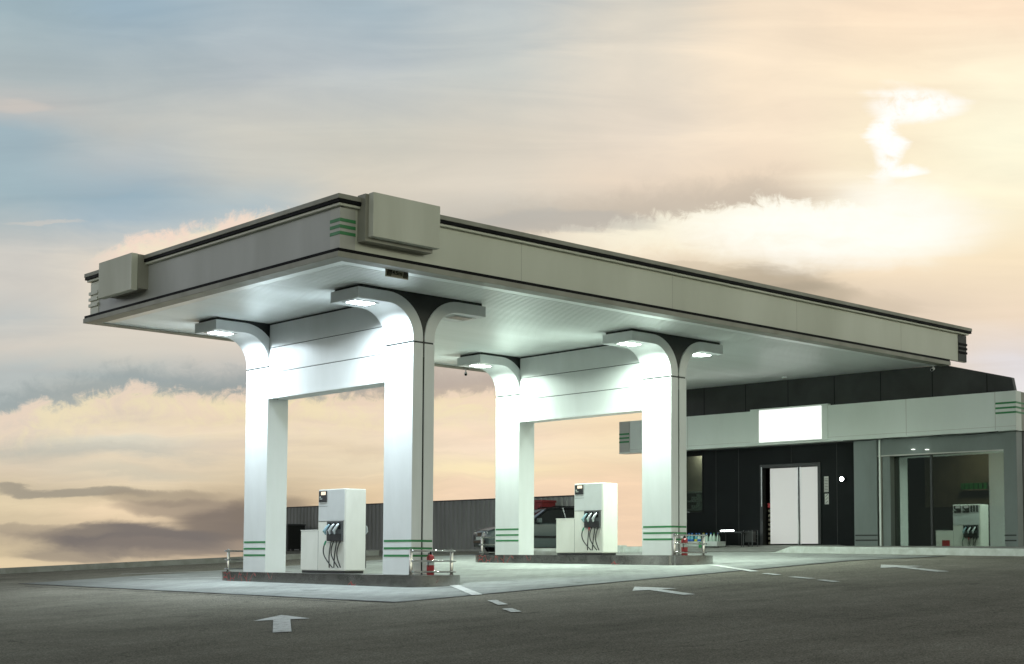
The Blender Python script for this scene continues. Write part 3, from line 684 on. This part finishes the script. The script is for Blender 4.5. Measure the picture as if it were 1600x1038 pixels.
# ------------------------------------------------------------------ fuel pumps
def pump(label, cx_, isl, yellow):
    t = thing('fuel_pump', label, 'fuel pump', (cx_, 25.12, IZ[isl] + .004), 0, 'white fuel pumps')
    hx = .275; Ht = 1.835; Hl = .93
    MB().box(-hx + .03, hx - .03, .03, 1.67, 0, .055).build('plinth', 'plastic', t)
    # stepped cabinet
    cab = MB().prism([(.0, .055), (1.69, .055), (1.69, Hl), (1.02, Hl), (1.02, Ht), (.0, Ht)], 'x', -hx, hx).build('cabinet', 'pump', t, bev=.022)
    MB().box(-hx - .004, hx + .004, 1.03, 1.70, Hl - .0, Hl + .022, .009).build('shelf_top', 'pump', t)
    MB().tube([(-.1, 1.07, Hl + .02), (-.1, 1.075, Hl + .24), (-.1, 1.05, Hl + .30)], .045, 12).build('hose_mast', 'pump', t, smooth=True)
    MB().box(-hx + .012, hx - .012, -.014, .002, .075, Ht - .018, .006).build('end_panel', 'pump', t)
    for s in (-1, 1):
        xf = s * hx
        def bx(y0, y1, z0, z1, d0, d1): 
            a, b_ = xf + s * d0, xf + s * d1; return MB().box(min(a, b_), max(a, b_), y0, y1, z0, z1)
        door = bx(.03, .995, 1.14, Ht - .02, 0, .006).build('upper_panel', 'pump_grey', t)
        b = bx(.03, .995, 1.128, 1.136, .0005, .003); b.box(min(xf, xf + s * .003), max(xf, xf + s * .003), 1.0, 1.006, .06, Hl); b.build('seam', 'plastic_grey', t)
        bx(.66, .99, 1.46, 1.466, .006, .008).build('panel_line', 'plastic_grey', door)
        # displays
        spots = [(.68, .97)] if s < 0 else [(.70, .97), (.38, .64)]
        for (y0, y1) in spots:
            d = bx(y0, y1, 1.555, 1.80, .006, .022).build('display', 'plastic', t, bev=.004)
            bx(y0 + .03, y0 + .20, 1.71, 1.782, .022, .026).build('screen', 'screen' if s < 0 else 'screen_dim', d)
            q = bx(y0 + .16, y0 + .25, 1.615, 1.635, .022, .028); a, b_ = xf + s * .022, xf + s * .027; q.box(min(a, b_), max(a, b_), y0 + .21, y0 + .26, 1.65, 1.68); q.build('keypad', 'crate', d)
        if s > 0:
            for y0 in (.06, .17, .27): bx(y0, y0 + .075, 1.57, 1.80, .006, .015).build('price_panel', 'plastic_grey', t)
            bx(1.15, 1.45, .3, .62, 0, .004).build('red_decal', 'red', t)
        # nozzle bay
        bay = bx(.055, .615, .70, 1.125, .0, .05).build('nozzle_bay', 'plastic_grey', t, bev=.008)
        bx(.085, .585, .70, .86, .05, .072).build('nozzle_tray', 'plastic', bay, bev=.006)
        for i in range(3):
            y = .15 + .175 * i
            bx(y - .055, y + .055, .95, 1.10, .045, .053).build('holster', 'black', bay, bev=.02)
            body = ('nozzle_silver', 'nozzle_silver', 'nozzle_blue')[i]
            x1 = xf + s * .07; x2 = xf + s * .125; x3 = xf + s * .16
            q = MB().tube([(x1, y - .012, 1.06), (x2, y, 1.0), (x3, y + .035, .92), (x2, y + .05, .855)], .03, 10, radii=[.018, .030, .036, .022])
            nz = q.build('nozzle', body, bay, smooth=True)
            gcol = 'nozzle_green' if (i == 2 or (yellow and i == 1)) else 'plastic'
            MB().tube([(x2, y + .02, .99), (x3 + s * .025, y + .055, .91), (x2 - s * .01, y + .055, .84)], .012, 8).build('trigger_guard', gcol, nz, smooth=True)
        for i, (ya, yb_, sag) in enumerate([(.10, .07, .05), (.20, .30, .02), (.30, .12, .06), (.38, .44, .02), (.56, .30, .07)]):
            pts = []; xo = xf + s * (.055 + .012 * i)
            for k in range(15):
                u = k / 14
                z = .70 - u * .56 if u < .75 else .28 - (u - .75) * .62
                y = ya + (yb_ - ya) * (u ** 2) + sag * math.sin(u * math.pi) * (1 if i % 2 == 0 else -1)
                pts.append((xo + s * .05 * math.sin(u * math.pi), y, max(z, .10)))
            cm = 'nozzle_green' if False else 'rubber'
            h = MB().tube(pts, .013, 8).build('hose', cm, t, smooth=True)
            if i in (4,): MB().tube(pts[:3], .020, 8).build('hose_grip', 'nozzle_green', h, smooth=True)
            if yellow and i == 3: MB().tube(pts[:3], .020, 8).build('hose_grip', 'red', h, smooth=True)
        b = bx(.06, .60, .66, .675, 0.0, .045); b.build('hose_bracket', 'alu', t)
    if yellow: MB().box(-.19, .0, 1.0205, 1.045, Hl + .02, Hl + .27).build('yellow_sticker', 'yellow', t)
    return t
pump('white stepped fuel pump between the columns of the near island', C1, 1, False)
pump('white stepped fuel pump on the second island, with a red hose grip and yellow sticker', C2, 2, True)

# ------------------------------------------------------------------ shop building
B0 = Vector((34.6596, 30.225, 0)); BRZ = math.atan2(-.99720, .07479)
def bp(s, d, z=0.):
    e = Vector((.07479, -.99720, 0)); n = Vector((-.99720, -.07479, 0)); p = B0 + e * s + n * d; return Vector((p.x, p.y, z))
shop = thing('shop_building', 'black clad station shop with white fascia and lit blank sign', 'building', (B0.x, B0.y, .0), BRZ)
# local axes: x along the facade to the right, y inward, z up
FS0, FS1 = -2.16, 11.36
# upper wall (sloping parapet end)
uw = MB().prism([(-.4, 4.0), (11.17, 4.0), (11.17, 5.18), (11.11, 5.50), (9.23, 6.0), (9.23, 6.014), (-.4, 6.014)], 'y', 0, .16).build('upper_wall', 'dark_wall', shop)
b = MB()
for x in (1.0, 2.57, 4.10, 5.69, 7.2, 8.8, 10.4): b.box(x, x + .02, -.003, .01, 5.0, 5.66 if x > 10 else 6.0)
b.build('panel_joint', 'black', uw)
# lower facade with door and window openings
lw = MB(); z0, z1 = .45, 4.2
lw.box(-.4, .2, .001, .18, z0, z1); lw.box(.2, .95, .001, .18, z0, 2.04); lw.box(.2, .95, .001, .18, 3.88, z1)
lw.box(.95, 3.10, .001, .18, z0, z1); lw.box(3.10, 5.22, .001, .18, 3.47, z1); lw.box(3.10, 5.22, .001, .18, z0, 1.02); lw.box(5.22, 6.43, .001, .18, z0, z1)
lw = lw.build('front_wall', 'black_glass', shop)
b = MB()
for x in (1.45, 2.3, 4.2, 5.75): b.box(x, x + .012, -.002, .01, 3.5 if x == 4.2 else 1.0, 4.05)
b.build('panel_joint', 'dark_wall', lw)
# side, back and roof
b = MB(); b.box(-.4, -.2, .18, 8, .4, 4.3); b.box(11.1, 11.3, .165, 8, .4, 4.3); b.box(-.2, 11.1, 7.8, 8, .4, 4.3); b.build('side_wall', 'dark_wall', shop)
MB().box(-.2, 11.1, .18, 7.8, 4.22, 4.3).build('roof', 'dark_wall', shop)
MB().box(-.2, 11.1, .185, 7.8, .9, 1.0).build('floor', 'interior_dark', shop)
# fascia
fa = MB().box(FS0, FS1, -.35, -.001, 4.08, 5.10).build('fascia', 'shop_white', shop, bev=.006)
MB().box(FS0 - .0, FS1 + .01, -.375, -.0, 4.04, 4.08).build('fascia_lip', 'shop_white', fa)
b = MB()
for x in (-1.73, .61, 8.175, 10.78): b.box(x, x + .016, -.353, -.345, 4.08, 5.10)
b.box(FS0, FS1, -.3525, -.345, 4.155, 4.165); b.build('panel_joint', 'panel_side', fa)
MB().box(3.0, 5.69, -.385, -.2, 4.09, 5.15).build('sign_surround', 'shop_white', fa, bev=.005)
MB().box(3.335, 5.49, -.405, -.385, 4.13, 5.10).build('sign_panel', 'sign_lit', fa)
b = MB(); b.box(FS0 - .004, -1.735, -.357, -.2, 4.09, 5.095); ep = b.build('end_panel', 'panel_side', fa)
b = MB()
for k in range(3): b.box(FS0 - .008, -1.745, -.361, -.21, 4.70 - .13 * k - .045, 4.70 - .13 * k + .01)
b.build('green_stripe', 'green', ep)
ep = MB().box(10.80, FS1 + .004, -.357, -.2, 4.165, 5.095).build('end_panel', 'shop_white', fa)
b = MB()
for k in range(3): b.box(10.80, FS1 + .008, -.361, -.21, 4.80 - .13 * k - .04, 4.80 - .13 * k + .01)
b.build('green_stripe', 'green', ep)
rt = MB().box(11.18, FS1 - .0, .002, 5.0, 4.06, 5.09).build('side_fascia', 'rail', fa)
b = MB()
for k in range(3): b.box(FS1 - .002, FS1 + .006, -.2, 4.9, 4.80 - .13 * k - .04, 4.80 - .13 * k + .01)
b.build('green_stripe', 'green', rt)
b = MB()
pts = [(6.2 + i * .26, -.38, 4.03 - .035 * math.sin(i / 18 * math.pi * 3) ** 2) for i in range(19)]; b.tube(pts, .009, 6); b.build('cable', 'black', fa)
# storefront on the right
pl = MB().box(6.43, 7.17, -.2, .17, .75, 4.038).build('pillar', 'shop_grey', shop, bev=.006)
b = MB(); [b.box(6.46, 7.174, -.205, -.195, z - .02, z + .02) for z in (1.29, 1.15)]; b.build('dark_stripe', 'dark_panel', pl)
pl = MB().box(10.93, 11.29, -.2, .164, .70, 4.038).build('pillar', 'shop_grey', shop, bev=.006)
b = MB(); [b.box(10.926, 11.25, -.205, -.195, z - .02, z + .02) for z in (1.26, 1.12)]; b.build('dark_stripe', 'dark_panel', pl)
hd = MB().box(7.17, 10.93, -.15, .14, 3.55, 4.038).build('storefront_header', 'shop_grey', shop)
MB().box(7.17, 10.93, -.165, -.15, 3.53, 3.565).build('header_trim', 'panel_side', hd)
b = MB(); b.box(7.22, 7.27, -.18, -.12, .8, 4.038); b.build('drain_pipe', 'shop_white', shop)
MB().box(7.30, 7.545, -.12, .12, .8, 3.53).build('door_jamb', 'shop_grey', shop)
gl = MB().box(-1.69, 1.69, -.007, .007, .95, 3.55).build('storefront_glass', 'glass', shop)
gl.location = (9.237, .0, 0); gl.rotation_euler = (0, 0, -.0748)
MB().box(-.54, -.48, -.03, .03, .95, 3.54).build('glazing_bar', 'dark_panel', gl)
MB().box(7.545, 10.93, -.14, .14, .80, .955).build('storefront_sill', 'dark_panel', shop)
for i, (x, z) in enumerate(((8.30, 3.68), (8.72, 3.655))):
    MB().lathe([(.055, 0), (.06, .01), (.0, .02)], 16, (x, -.19, z)).build('downlight', 'downlight', shop)
# inside the storefront: back wall, lit niche, counter
it = MB().box(7.2, 11.0, 2.6, 2.7, 1.0, 4.2).build('inner_wall', 'interior', shop)
MB().box(7.2, 11.0, 2.2, 2.6, 1.0, 2.15).build('counter', 'interior_dark', shop)
sh = MB().box(8.35, 9.25, 2.45, 2.59, 2.62, 2.66).build('shelf', 'interior', shop)
b = MB(); [b.box(8.4 + i * .14, 8.5 + i * .14, 2.47, 2.57, 2.66, 2.84) for i in range(6)]; b.build('goods', 'green', sh)
MB().box(10.1, 10.7, 1.9, 2.58, 2.15, 2.9).build('cabinet', 'interior_dark', shop)
ld = bpy.data.lights.new('shop_lamp', 'AREA'); ld.size = .5; ld.energy = 48; ld.color = (1, .88, .62)      # dim lamp left on inside the shop
l2 = bpy.data.lights.new('window_lamp', 'AREA'); l2.size = .3; l2.energy = 45; l2.color = (1, .96, .9)
lo = bpy.data.objects.new('window_lamp', l2); C.objects.link(lo); lo.parent = shop; lo.location = (.6, .32, 4.05)
lo = bpy.data.objects.new('shop_lamp', ld); C.objects.link(lo); lo.parent = shop; lo.location = (9.2, 1.5, 4.1)
# window on the left with blinds and shelves behind
wf = MB(); wf.box(.18, .225, -.01, .05, 2.02, 3.9); wf.box(.925, .97, -.01, .05, 2.02, 3.9); wf.box(.225, .925, -.01, .05, 3.86, 3.9); wf.box(.225, .925, -.01, .05, 2.02, 2.06)
wf = wf.build('window', 'black', shop)
MB().box(.225, .925, .03, .04, 2.06, 3.86).build('pane', 'glass', wf)
MB().box(-.1, 1.3, .55, .6, 1.6, 4.1).build('window_back', 'interior', shop)
b = MB(); [b.box(-.05, 1.25, .30, .54, z, z + .05) for z in (2.15, 2.42, 2.70)]; [b.box(.25 + i * .2, .4 + i * .2, .34, .5, z + .05, z + .05 + h) for z in (2.15, 2.42) for i, h in enumerate((.12, .2, .16, .1))]
b.build('shelf', 'crate', shop)
# double door
dr = MB(); dr.box(3.10, 3.20, -.03, .16, 1.02, 3.47); dr.box(5.12, 5.22, -.03, .16, 1.02, 3.47); dr.box(3.20, 5.12, -.03, .16, 3.37, 3.47)
dr = dr.build('door_frame', 'dark_panel', shop, bev=.006)
MB().box(3.15, 3.175, -.036, -.03, 2.2, 3.4).build('frame_reflector', 'alu', dr)
d1 = MB().box(3.42, 4.385, .05, .09, 1.06, 3.35).build('door_leaf', 'door_glow', shop)
MB().box(4.385, 4.41, .045, .095, 1.04, 3.37).build('leaf_edge', 'alu', d1)
d2 = MB().box(4.485, 5.15, .05, .09, 1.06, 3.35).build('door_leaf', 'door_glow', shop)
MB().box(4.46, 4.485, .045, .095, 1.04, 3.37).build('leaf_edge', 'alu', d2)
MB().cyl((4.435, .02, 1.15), (4.435, .02, 1.75), .014).build('door_handle', 'alu', d1)
MB().box(3.20, 5.12, 1.2, 1.25, 1.0, 3.6).build('lobby_wall', 'interior_dark', shop)
b = MB(); [b.box(3.24, 3.40, .2, .3, 1.05 + k * .14, 1.13 + k * .14) for k in range(8)]; b.build('magazine_rack', 'interior', shop)
MB().box(3.26, 3.36, .16, .2, 2.16, 2.30).build('red_notice', 'red', shop)
# stickers on the black wall by the door
st1 = MB().box(5.33, 5.475, -.004, .0, 2.58, 3.04).build('wall_sticker', 'panel_side', shop)
b = MB(); [b.box(5.345, 5.46, -.006, -.004, 2.60 + k * .045, 2.615 + k * .045) for k in range(9)]; b.build('sticker_print', 'dark_panel', st1)
st1 = MB().box(5.345, 5.48, -.004, .0, 2.22, 2.53).build('wall_sticker', 'panel_side', shop)
b = MB()
for k in range(3):
    z = 2.24 + k * .1; b.prism([(5.36, z), (5.38, z), (5.465, z + .08), (5.445, z + .08)], 'y', -.006, -.004)
b.build('sticker_print', 'dark_panel', st1)

# raised walk with dropped kerb in front of the shop
def walk_h(s, d):
    edge_full = .955 - .011 * (s - 5.9) if s > 5.9 else .96
    ramp = 1 - (sm(s, 5.9, 5.2) if s > 4 else sm(s, 1.2, 2.3)) if True else 0
    p = bp(s, 2.6); low = H(p.x, p.y) + .012
    drop = sm(5.95 - s, .05, .75) * sm(s, 1.15, 2.2)
    e_ = edge_full + (low - edge_full) * drop
    inner = max(1.02, edge_full)
    return e_ + (inner - e_) * (1 - d / 2.6) ** .9 if drop > 0 else e_ + (inner - e_) * (1 - d / 2.6) * .6
SS = [-1.2 + i * .25 for i in range(68)]
b = MB(); prev = None
for s in SS:
    cur = [b.b.verts.new(bp(s, d, walk_h(s, d))) for d in (0.0, .5, 1., 1.5, 2., 2.45)]
    if prev:
        for k in range(5): b.b.faces.new((prev[k], prev[k + 1], cur[k + 1], cur[k]))
    prev = cur
struct(b.build('pavement', 'concrete', smooth=True))
b = MB(); rings = []
for s in SS:
    z = walk_h(s, 2.6); p = bp(s, 2.6); lo = H(p.x, p.y) - .2
    rings.append([bp(s, 2.6, lo), bp(s, 2.6, max(z - .012, lo + .05)), bp(s, 2.588, z), bp(s, 2.45, z + .001), bp(s, 2.45, lo)])
b.loft(rings); struct(b.build('kerb', 'white_paint'))

# ------------------------------------------------------------------ small things in front of the shop
zf = walk_h(1.6, 1.0) + .004
t = tag(MB().box(-.64, .64, -.2, .2, 0, .02).build('bottle_tray', 'crate'), 'long pale tray of water bottles by the black shop wall', 'tray')
t.location = bp(1.62, .9, zf + .0); t.rotation_euler = (0, 0, BRZ)
me = t.data; bm_ = bmesh.new(); bm_.from_mesh(me)
for a in ((-.66, .66, -.22, -.2), (-.66, .66, .2, .22), (-.66, -.64, -.2, .2), (.64, .66, -.2, .2)):
    q = bmesh.new(); bmesh.ops.create_cube(q, size=1)
    for v in q.verts: v.co = Vector(((a[0] + a[1]) / 2 + v.co.x * (a[1] - a[0]), (a[2] + a[3]) / 2 + v.co.y * (a[3] - a[2]), .075 + v.co.z * .15))
    tm = bpy.data.meshes.new('tmp'); q.to_mesh(tm); q.free(); bm_.from_mesh(tm); bpy.data.meshes.remove(tm)
bm_.to_mesh(me); bm_.free()
kinds = [('blue', 'teal_plastic', 'blue'), ('blue', 'teal_plastic', 'blue'), ('blue', 'teal_plastic', 'yellow'), ('blue', 'clear_plastic', 'blue'), ('yellow', 'teal_plastic', 'yellow'), ('blue', 'clear_plastic', None), ('blue', 'clear_plastic', None), ('green', 'clear_plastic', None), ('blue', 'clear_plastic', None)]
desc = ['leftmost blue labelled bottle in the tray, next to the column', 'second blue labelled bottle from the left in the tray', 'blue capped bottle with a yellow label in the tray', 'clear bottle with a blue label, fourth in the tray', 'yellow capped bottle with yellow label mid tray', 'clear blue capped bottle just right of the yellow one', 'clear blue capped bottle seventh in the tray', 'clear bottle with a green cap in the tray', 'clear bottle at the far right end of the tray']
for i, ((cap, body, lab), ds) in enumerate(zip(kinds, desc)):
    t = thing('water_bottle', ds, 'bottle', bp(1.07 + i * .137, .9 + .03 * (i % 2), zf + .022), BRZ, 'water bottles standing in the tray')
    MB().lathe([(.055, 0), (.06, .01), (.06, .22), (.055, .26), (.022, .33), (.022, .35)], 14).build('body', body, t, smooth=True)
    MB().lathe([(.025, .35), (.025, .385), (.0, .386)], 12).build('cap', cap, t)
    if lab: MB().lathe([(.0615, .10), (.0615, .20)], 14).build('label_band', lab, t)
b = MB().box(-.07, .07, -.05, .05, 0, .17, .008); o = tag(b.build('green_canister', 'green'), 'small green canister standing in front of the bottle tray', 'canister'); o.location = bp(1.86, 1.35, walk_h(1.86, 1.35) + .004); o.rotation_euler = (0, 0, BRZ)
# folding table with a tube lamp on it
t = thing('side_table', 'dark low table with thin legs carrying the lit tube lamp', 'table', bp(2.66, .8, walk_h(2.66, .8)), BRZ)
MB().box(-.45, .45, -.22, .22, .44, .462).build('table_top', 'plastic_grey', t)
for x in (-.42, .42):
    for y in (-.19, .19): MB().cyl((x, y, 0), (x, y, .44), .014).build('leg', 'plastic', t)
t = thing('tube_lamp', 'short lit white tube lamp lying on the dark side table', 'lamp', bp(2.55, .98, walk_h(2.66, .8) + .463), BRZ)
MB().box(-.26, .26, -.02, .02, 0, .014).build('holder', 'alu', t)
MB().cyl((-.235, 0, .03), (.235, 0, .03), .02).build('tube', 'tube', t)
t = thing('basket_stand', 'dark wire basket stand between the table and the shop doors', 'stand', bp(3.2, .7, walk_h(3.2, .7)), BRZ)
for x in (-.16, .16):
    for y in (-.14, .14): MB().cyl((x, y, 0), (x, y, .5), .011).build('leg', 'plastic_grey', t)
b = MB()
for z in (.14, .26, .38, .5):
    for (p, q) in (((-.16, -.14), (.16, -.14)), ((.16, -.14), (.16, .14)), ((.16, .14), (-.16, .14)), ((-.16, .14), (-.16, -.14))): b.cyl((*p, z), (*q, z), .006, 6)
b.build('wire_frame', 'plastic', t)
MB().box(-.13, .13, -.11, .11, .15, .47, .01).build('basket', 'dark_wall', t)
t = thing('wall_spotlight', 'small bright spotlight fixed on the black wall right of the doors', 'lamp', bp(5.99, 0., 2.95), BRZ)
MB().box(-.05, .05, -.03, -.002, -.05, .05).build('bracket', 'plastic', t)
MB().cyl((0, -.03, 0), (0, -.12, -.01), .05, 16, .065).build('housing', 'plastic', t, smooth=True)
MB().cyl((0, -.121, -.01), (0, -.128, -.01), .058, 16).build('lens', 'spot', t)

def sec_cam(label, loc, rz):
    t = thing('security_camera', label, 'camera', loc, rz, 'security cameras under the canopy')
    MB().lathe([(.04, -.02), (.04, 0.)], 12).build('mount', 'panel', t)
    MB().tube([(0, 0, -.02), (0, 0, -.09), (.03, 0, -.12)], .014, 8).build('arm', 'panel', t)
    MB().cyl((-.03, 0, -.13), (.19, 0, -.19), .042, 14).build('body', 'panel', t, smooth=True)
    MB().cyl((.19, 0, -.19), (.20, 0, -.193), .034, 14).build('lens', 'black', t)
    return t
sec_cam('white security camera under the canopy by the shop wall', (34.9, 21.15, ZS - .012), R(200))
sec_cam('small security camera under the far edge of the canopy near the second island', (26.2, 30.86, ZB), R(230))
t = thing('soffit_spot', 'small yellowish fitting on the soffit above the lit shop sign', 'lamp', (34.3, 25.75, ZS))
MB().lathe([(.06, -.05), (.07, -.03), (.07, 0)], 14).build('housing', 'panel', t); MB().lathe([(.045, -.056), (.05, -.051)], 14).build('lens', 'sign_yellow', t)

# ------------------------------------------------------------------ fence, bin, red container, car
FX = 32.3
t = thing('corrugated_fence', 'tall grey corrugated sheet fence behind the forecourt', 'fence', (FX, 41, H(FX, 41)))
prof = []; y = 32.0; pz = .24
while y < 49.4:
    prof += [(0, y), (.0, y + pz * .36), (.035, y + pz * .5), (.035, y + pz * .86)]; y += pz
b = MB(); zt = 2.59 - t.location.z
va = [b.b.verts.new((p[0], p[1] - 41, -.0)) for p in prof]; vb = [b.b.verts.new((p[0], p[1] - 41, zt)) for p in prof]
for i in range(len(prof) - 1): b.b.faces.new((va[i], va[i + 1], vb[i + 1], vb[i]))
o = b.build('sheet', 'corrugated', t); md = o.modifiers.new('thick', 'SOLIDIFY'); md.thickness = .004
MB().box(-.02, .07, -9, 8.4, zt, zt + .035).build('capping', 'dark_wall', t)
MB().box(-.10, .12, -9, 8.4, -.3, .05).build('plinth', 'concrete', t)
for k in range(6): MB().box(.04, .10, -8.6 + k * 3.35, -8.54 + k * 3.35, .05, zt).build('post', 'dark_wall', t)
t = thing('waste_bin', 'dark metal waste bin in front of the fence beyond the near island', 'bin', (31.4, 47.6, H(31.4, 47.6)))
MB().loft([[(x * s_, y * s_, z) for x, y in ((-.4, -.42), (.4, -.42), (.4, .42), (-.4, .42))] for s_, z in ((.86, .08), (1, 1.0))]).build('body', 'dark_panel', t)
MB().box(-.43, .43, -.45, .45, 1.0, 1.06, .015).build('lid', 'plastic_grey', t)
for x in (-.3, .3):
    for y in (-.3, .3): MB().cyl((x - .03, y, .08), (x + .03, y, .08), .08).build('wheel', 'rubber', t)
t = thing('red_container', 'dull red metal container between the car and the fence', 'container', (31.75, 34.2, H(31.75, 34.2)))
MB().loft([[(x, y * s_, z) for x, y in ((-.3, -.98), (.3, -.98), (.3, .98), (-.3, .98))] for s_, z in ((.95, .02), (1, 1.60))]).build('body', 'red_dull', t)
MB().box(-.33, .33, -1.01, 1.01, 1.60, 1.68, .01).build('lid', 'red_dull', t)
b = MB(); [b.box(-.33, -.285, -.88 + k * .42, -.80 + k * .42, .1, 1.5) for k in range(5)]; b.build('rib', 'red_dull', t)
b = MB().prism([(-.3, 0), (.3, 0), (.3, .16), (.22, .24), (-.22, .24), (-.3, .16)], 'x', -.7, .7); o = tag(b.build('concrete_block', 'concrete', bev=.02), 'pale concrete block beside the parked car', 'block'); o.location = (28.9, 30.0, H(28.9, 30.0)); o.rotation_euler = (0, 0, R(90))

# parked car; local x = length (0 nose .. 4.7 tail)
car = thing('parked_car', 'silver grey estate car parked along the fence, partly behind the pump', 'car', (29.1, 33.55, H(30.4, 33.0)), R(-22.2))
LK = .93
HW = .9
st = [  # x, z_low, z_belt/bonnet, half width at sill, half width at shoulder
 (0.00, .32, .62, .62, .60), (.06, .22, .70, .74, .72), (.25, .20, .76, .83, .82), (.8, .20, .86, .88, .87), (1.35, .20, .93, .90, .885), (1.6, .20, .96, .90, .89),
 (2.6, .20, .98, .90, .895), (3.6, .21, 1.00, .90, .885), (4.3, .24, 1.02, .87, .86), (4.58, .30, .98, .80, .78), (4.66, .36, .90, .72, .70)]
rings = []
for x, zl, zt_, ws, wsh in st:
    zm = zl + (zt_ - zl) * .6
    rings.append([(x, -ws * .96, zl), (x, -ws, zl + .12), (x, -ws, zm), (x, -wsh, zt_ - .05), (x, -wsh * .88, zt_), (x, 0, zt_ + .03), (x, wsh * .88, zt_), (x, wsh, zt_ - .05), (x, ws, zm), (x, ws, zl + .12), (x, ws * .96, zl)])
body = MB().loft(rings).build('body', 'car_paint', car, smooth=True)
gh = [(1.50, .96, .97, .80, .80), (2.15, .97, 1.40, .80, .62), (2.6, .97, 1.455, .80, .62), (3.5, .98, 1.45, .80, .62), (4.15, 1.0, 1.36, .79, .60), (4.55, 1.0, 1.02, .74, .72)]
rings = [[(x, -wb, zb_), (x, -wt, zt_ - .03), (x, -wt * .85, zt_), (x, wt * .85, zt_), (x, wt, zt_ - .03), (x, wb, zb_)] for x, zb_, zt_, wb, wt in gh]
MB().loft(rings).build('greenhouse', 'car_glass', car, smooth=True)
b = MB()
for s in (-1, 1):
    b.tube([(1.52, s * .80, .97), (2.15, s * .64, 1.40), (2.6, s * .63, 1.445), (3.5, s * .63, 1.44), (4.15, s * .61, 1.35), (4.56, s * .73, 1.02)], .032, 8)
    b.tube([(2.72, s * .635, 1.44), (2.80, s * .81, .98)], .03, 8); b.tube([(3.62, s * .63, 1.43), (3.78, s * .81, .99)], .03, 8)
b.build('window_pillar', 'car_dark', car, smooth=True)
MB().loft([[(x, -.53, z), (x, .53, z), (x, .53, z - .03), (x, -.53, z - .03)] for x, z in ((2.15, 1.42), (2.6, 1.478), (3.5, 1.472), (4.12, 1.385))]).build('roof', 'car_paint', car, smooth=True)
for s in (-1, 1): MB().tube([(2.3, s * .56, 1.45), (2.45, s * .56, 1.50), (3.7, s * .56, 1.495), (3.85, s * .56, 1.44)], .016, 8).build('roof_rail', 'car_dark', car, smooth=True)
hood = MB().loft([[(x, -wd, z), (x, -wd * .5, z + .028), (x, wd * .5, z + .028), (x, wd, z)] for x, wd, z in ((.055, .66, .700), (.25, .80, .775), (.8, .855, .872), (1.35, .87, .945), (1.52, .87, .965))]).build('bonnet', 'car_dark', car, smooth=True)  # grey bonnet coloured near black, standing in for the dark sky it reflects
for s in (-1, 1):
    b = MB().tube([(.0, s * .40, .60), (.045, s * .40, .60)], .075, 14); b.tube([(.03, s * .585, .605), (.085, s * .585, .605)], .078, 14); b.build('headlight', 'headlight', car, smooth=True)
    b = MB(); b.loft([[(1.66, s * .90, .97), (1.66, s * 1.02, .97), (1.66, s * 1.04, 1.09), (1.66, s * .92, 1.10)], [(1.80, s * .90, .96), (1.80, s * 1.05, .96), (1.80, s * 1.07, 1.11), (1.80, s * .91, 1.11)]]); b.build('mirror', 'car_paint', car, bev=.02)
    MB().box(.9, 4.2, min(s * .90, s * .925), max(s * .90, s * .925), .50, .56).build('side_moulding', 'car_dark', car)
    MB().box(2.45, 2.62, min(s * .895, s * .925), max(s * .895, s * .925), .83, .855).build('door_handle', 'car_paint', car)
b = MB(); b.box(-.02, .05, -.18, .18, .52, .66); b.box(-.03, .07, -.55, .55, .33, .42); b.build('grille', 'car_dark', car, bev=.01)
MB().box(-.035, -.02, -.26, .26, .43, .53).build('number_plate', 'crate', car)
for x in (.86, 3.70):
    for s in (-1, 1):
        ty = MB().tube([(x, s * .72, .31), (x, s * .91, .31)], .31, 24).build('wheel', 'tyre', car, smooth=True)
        MB().tube([(x, s * .905, .31), (x, s * .918, .31)], .20, 18).build('rim', 'alu', ty, smooth=True)
        MB().tube([(x, s * .88, .33), (x, s * .906, .33)], .375, 24).build('wheel_arch', 'car_dark', car, smooth=True)
car.scale = (LK, 1, 1)
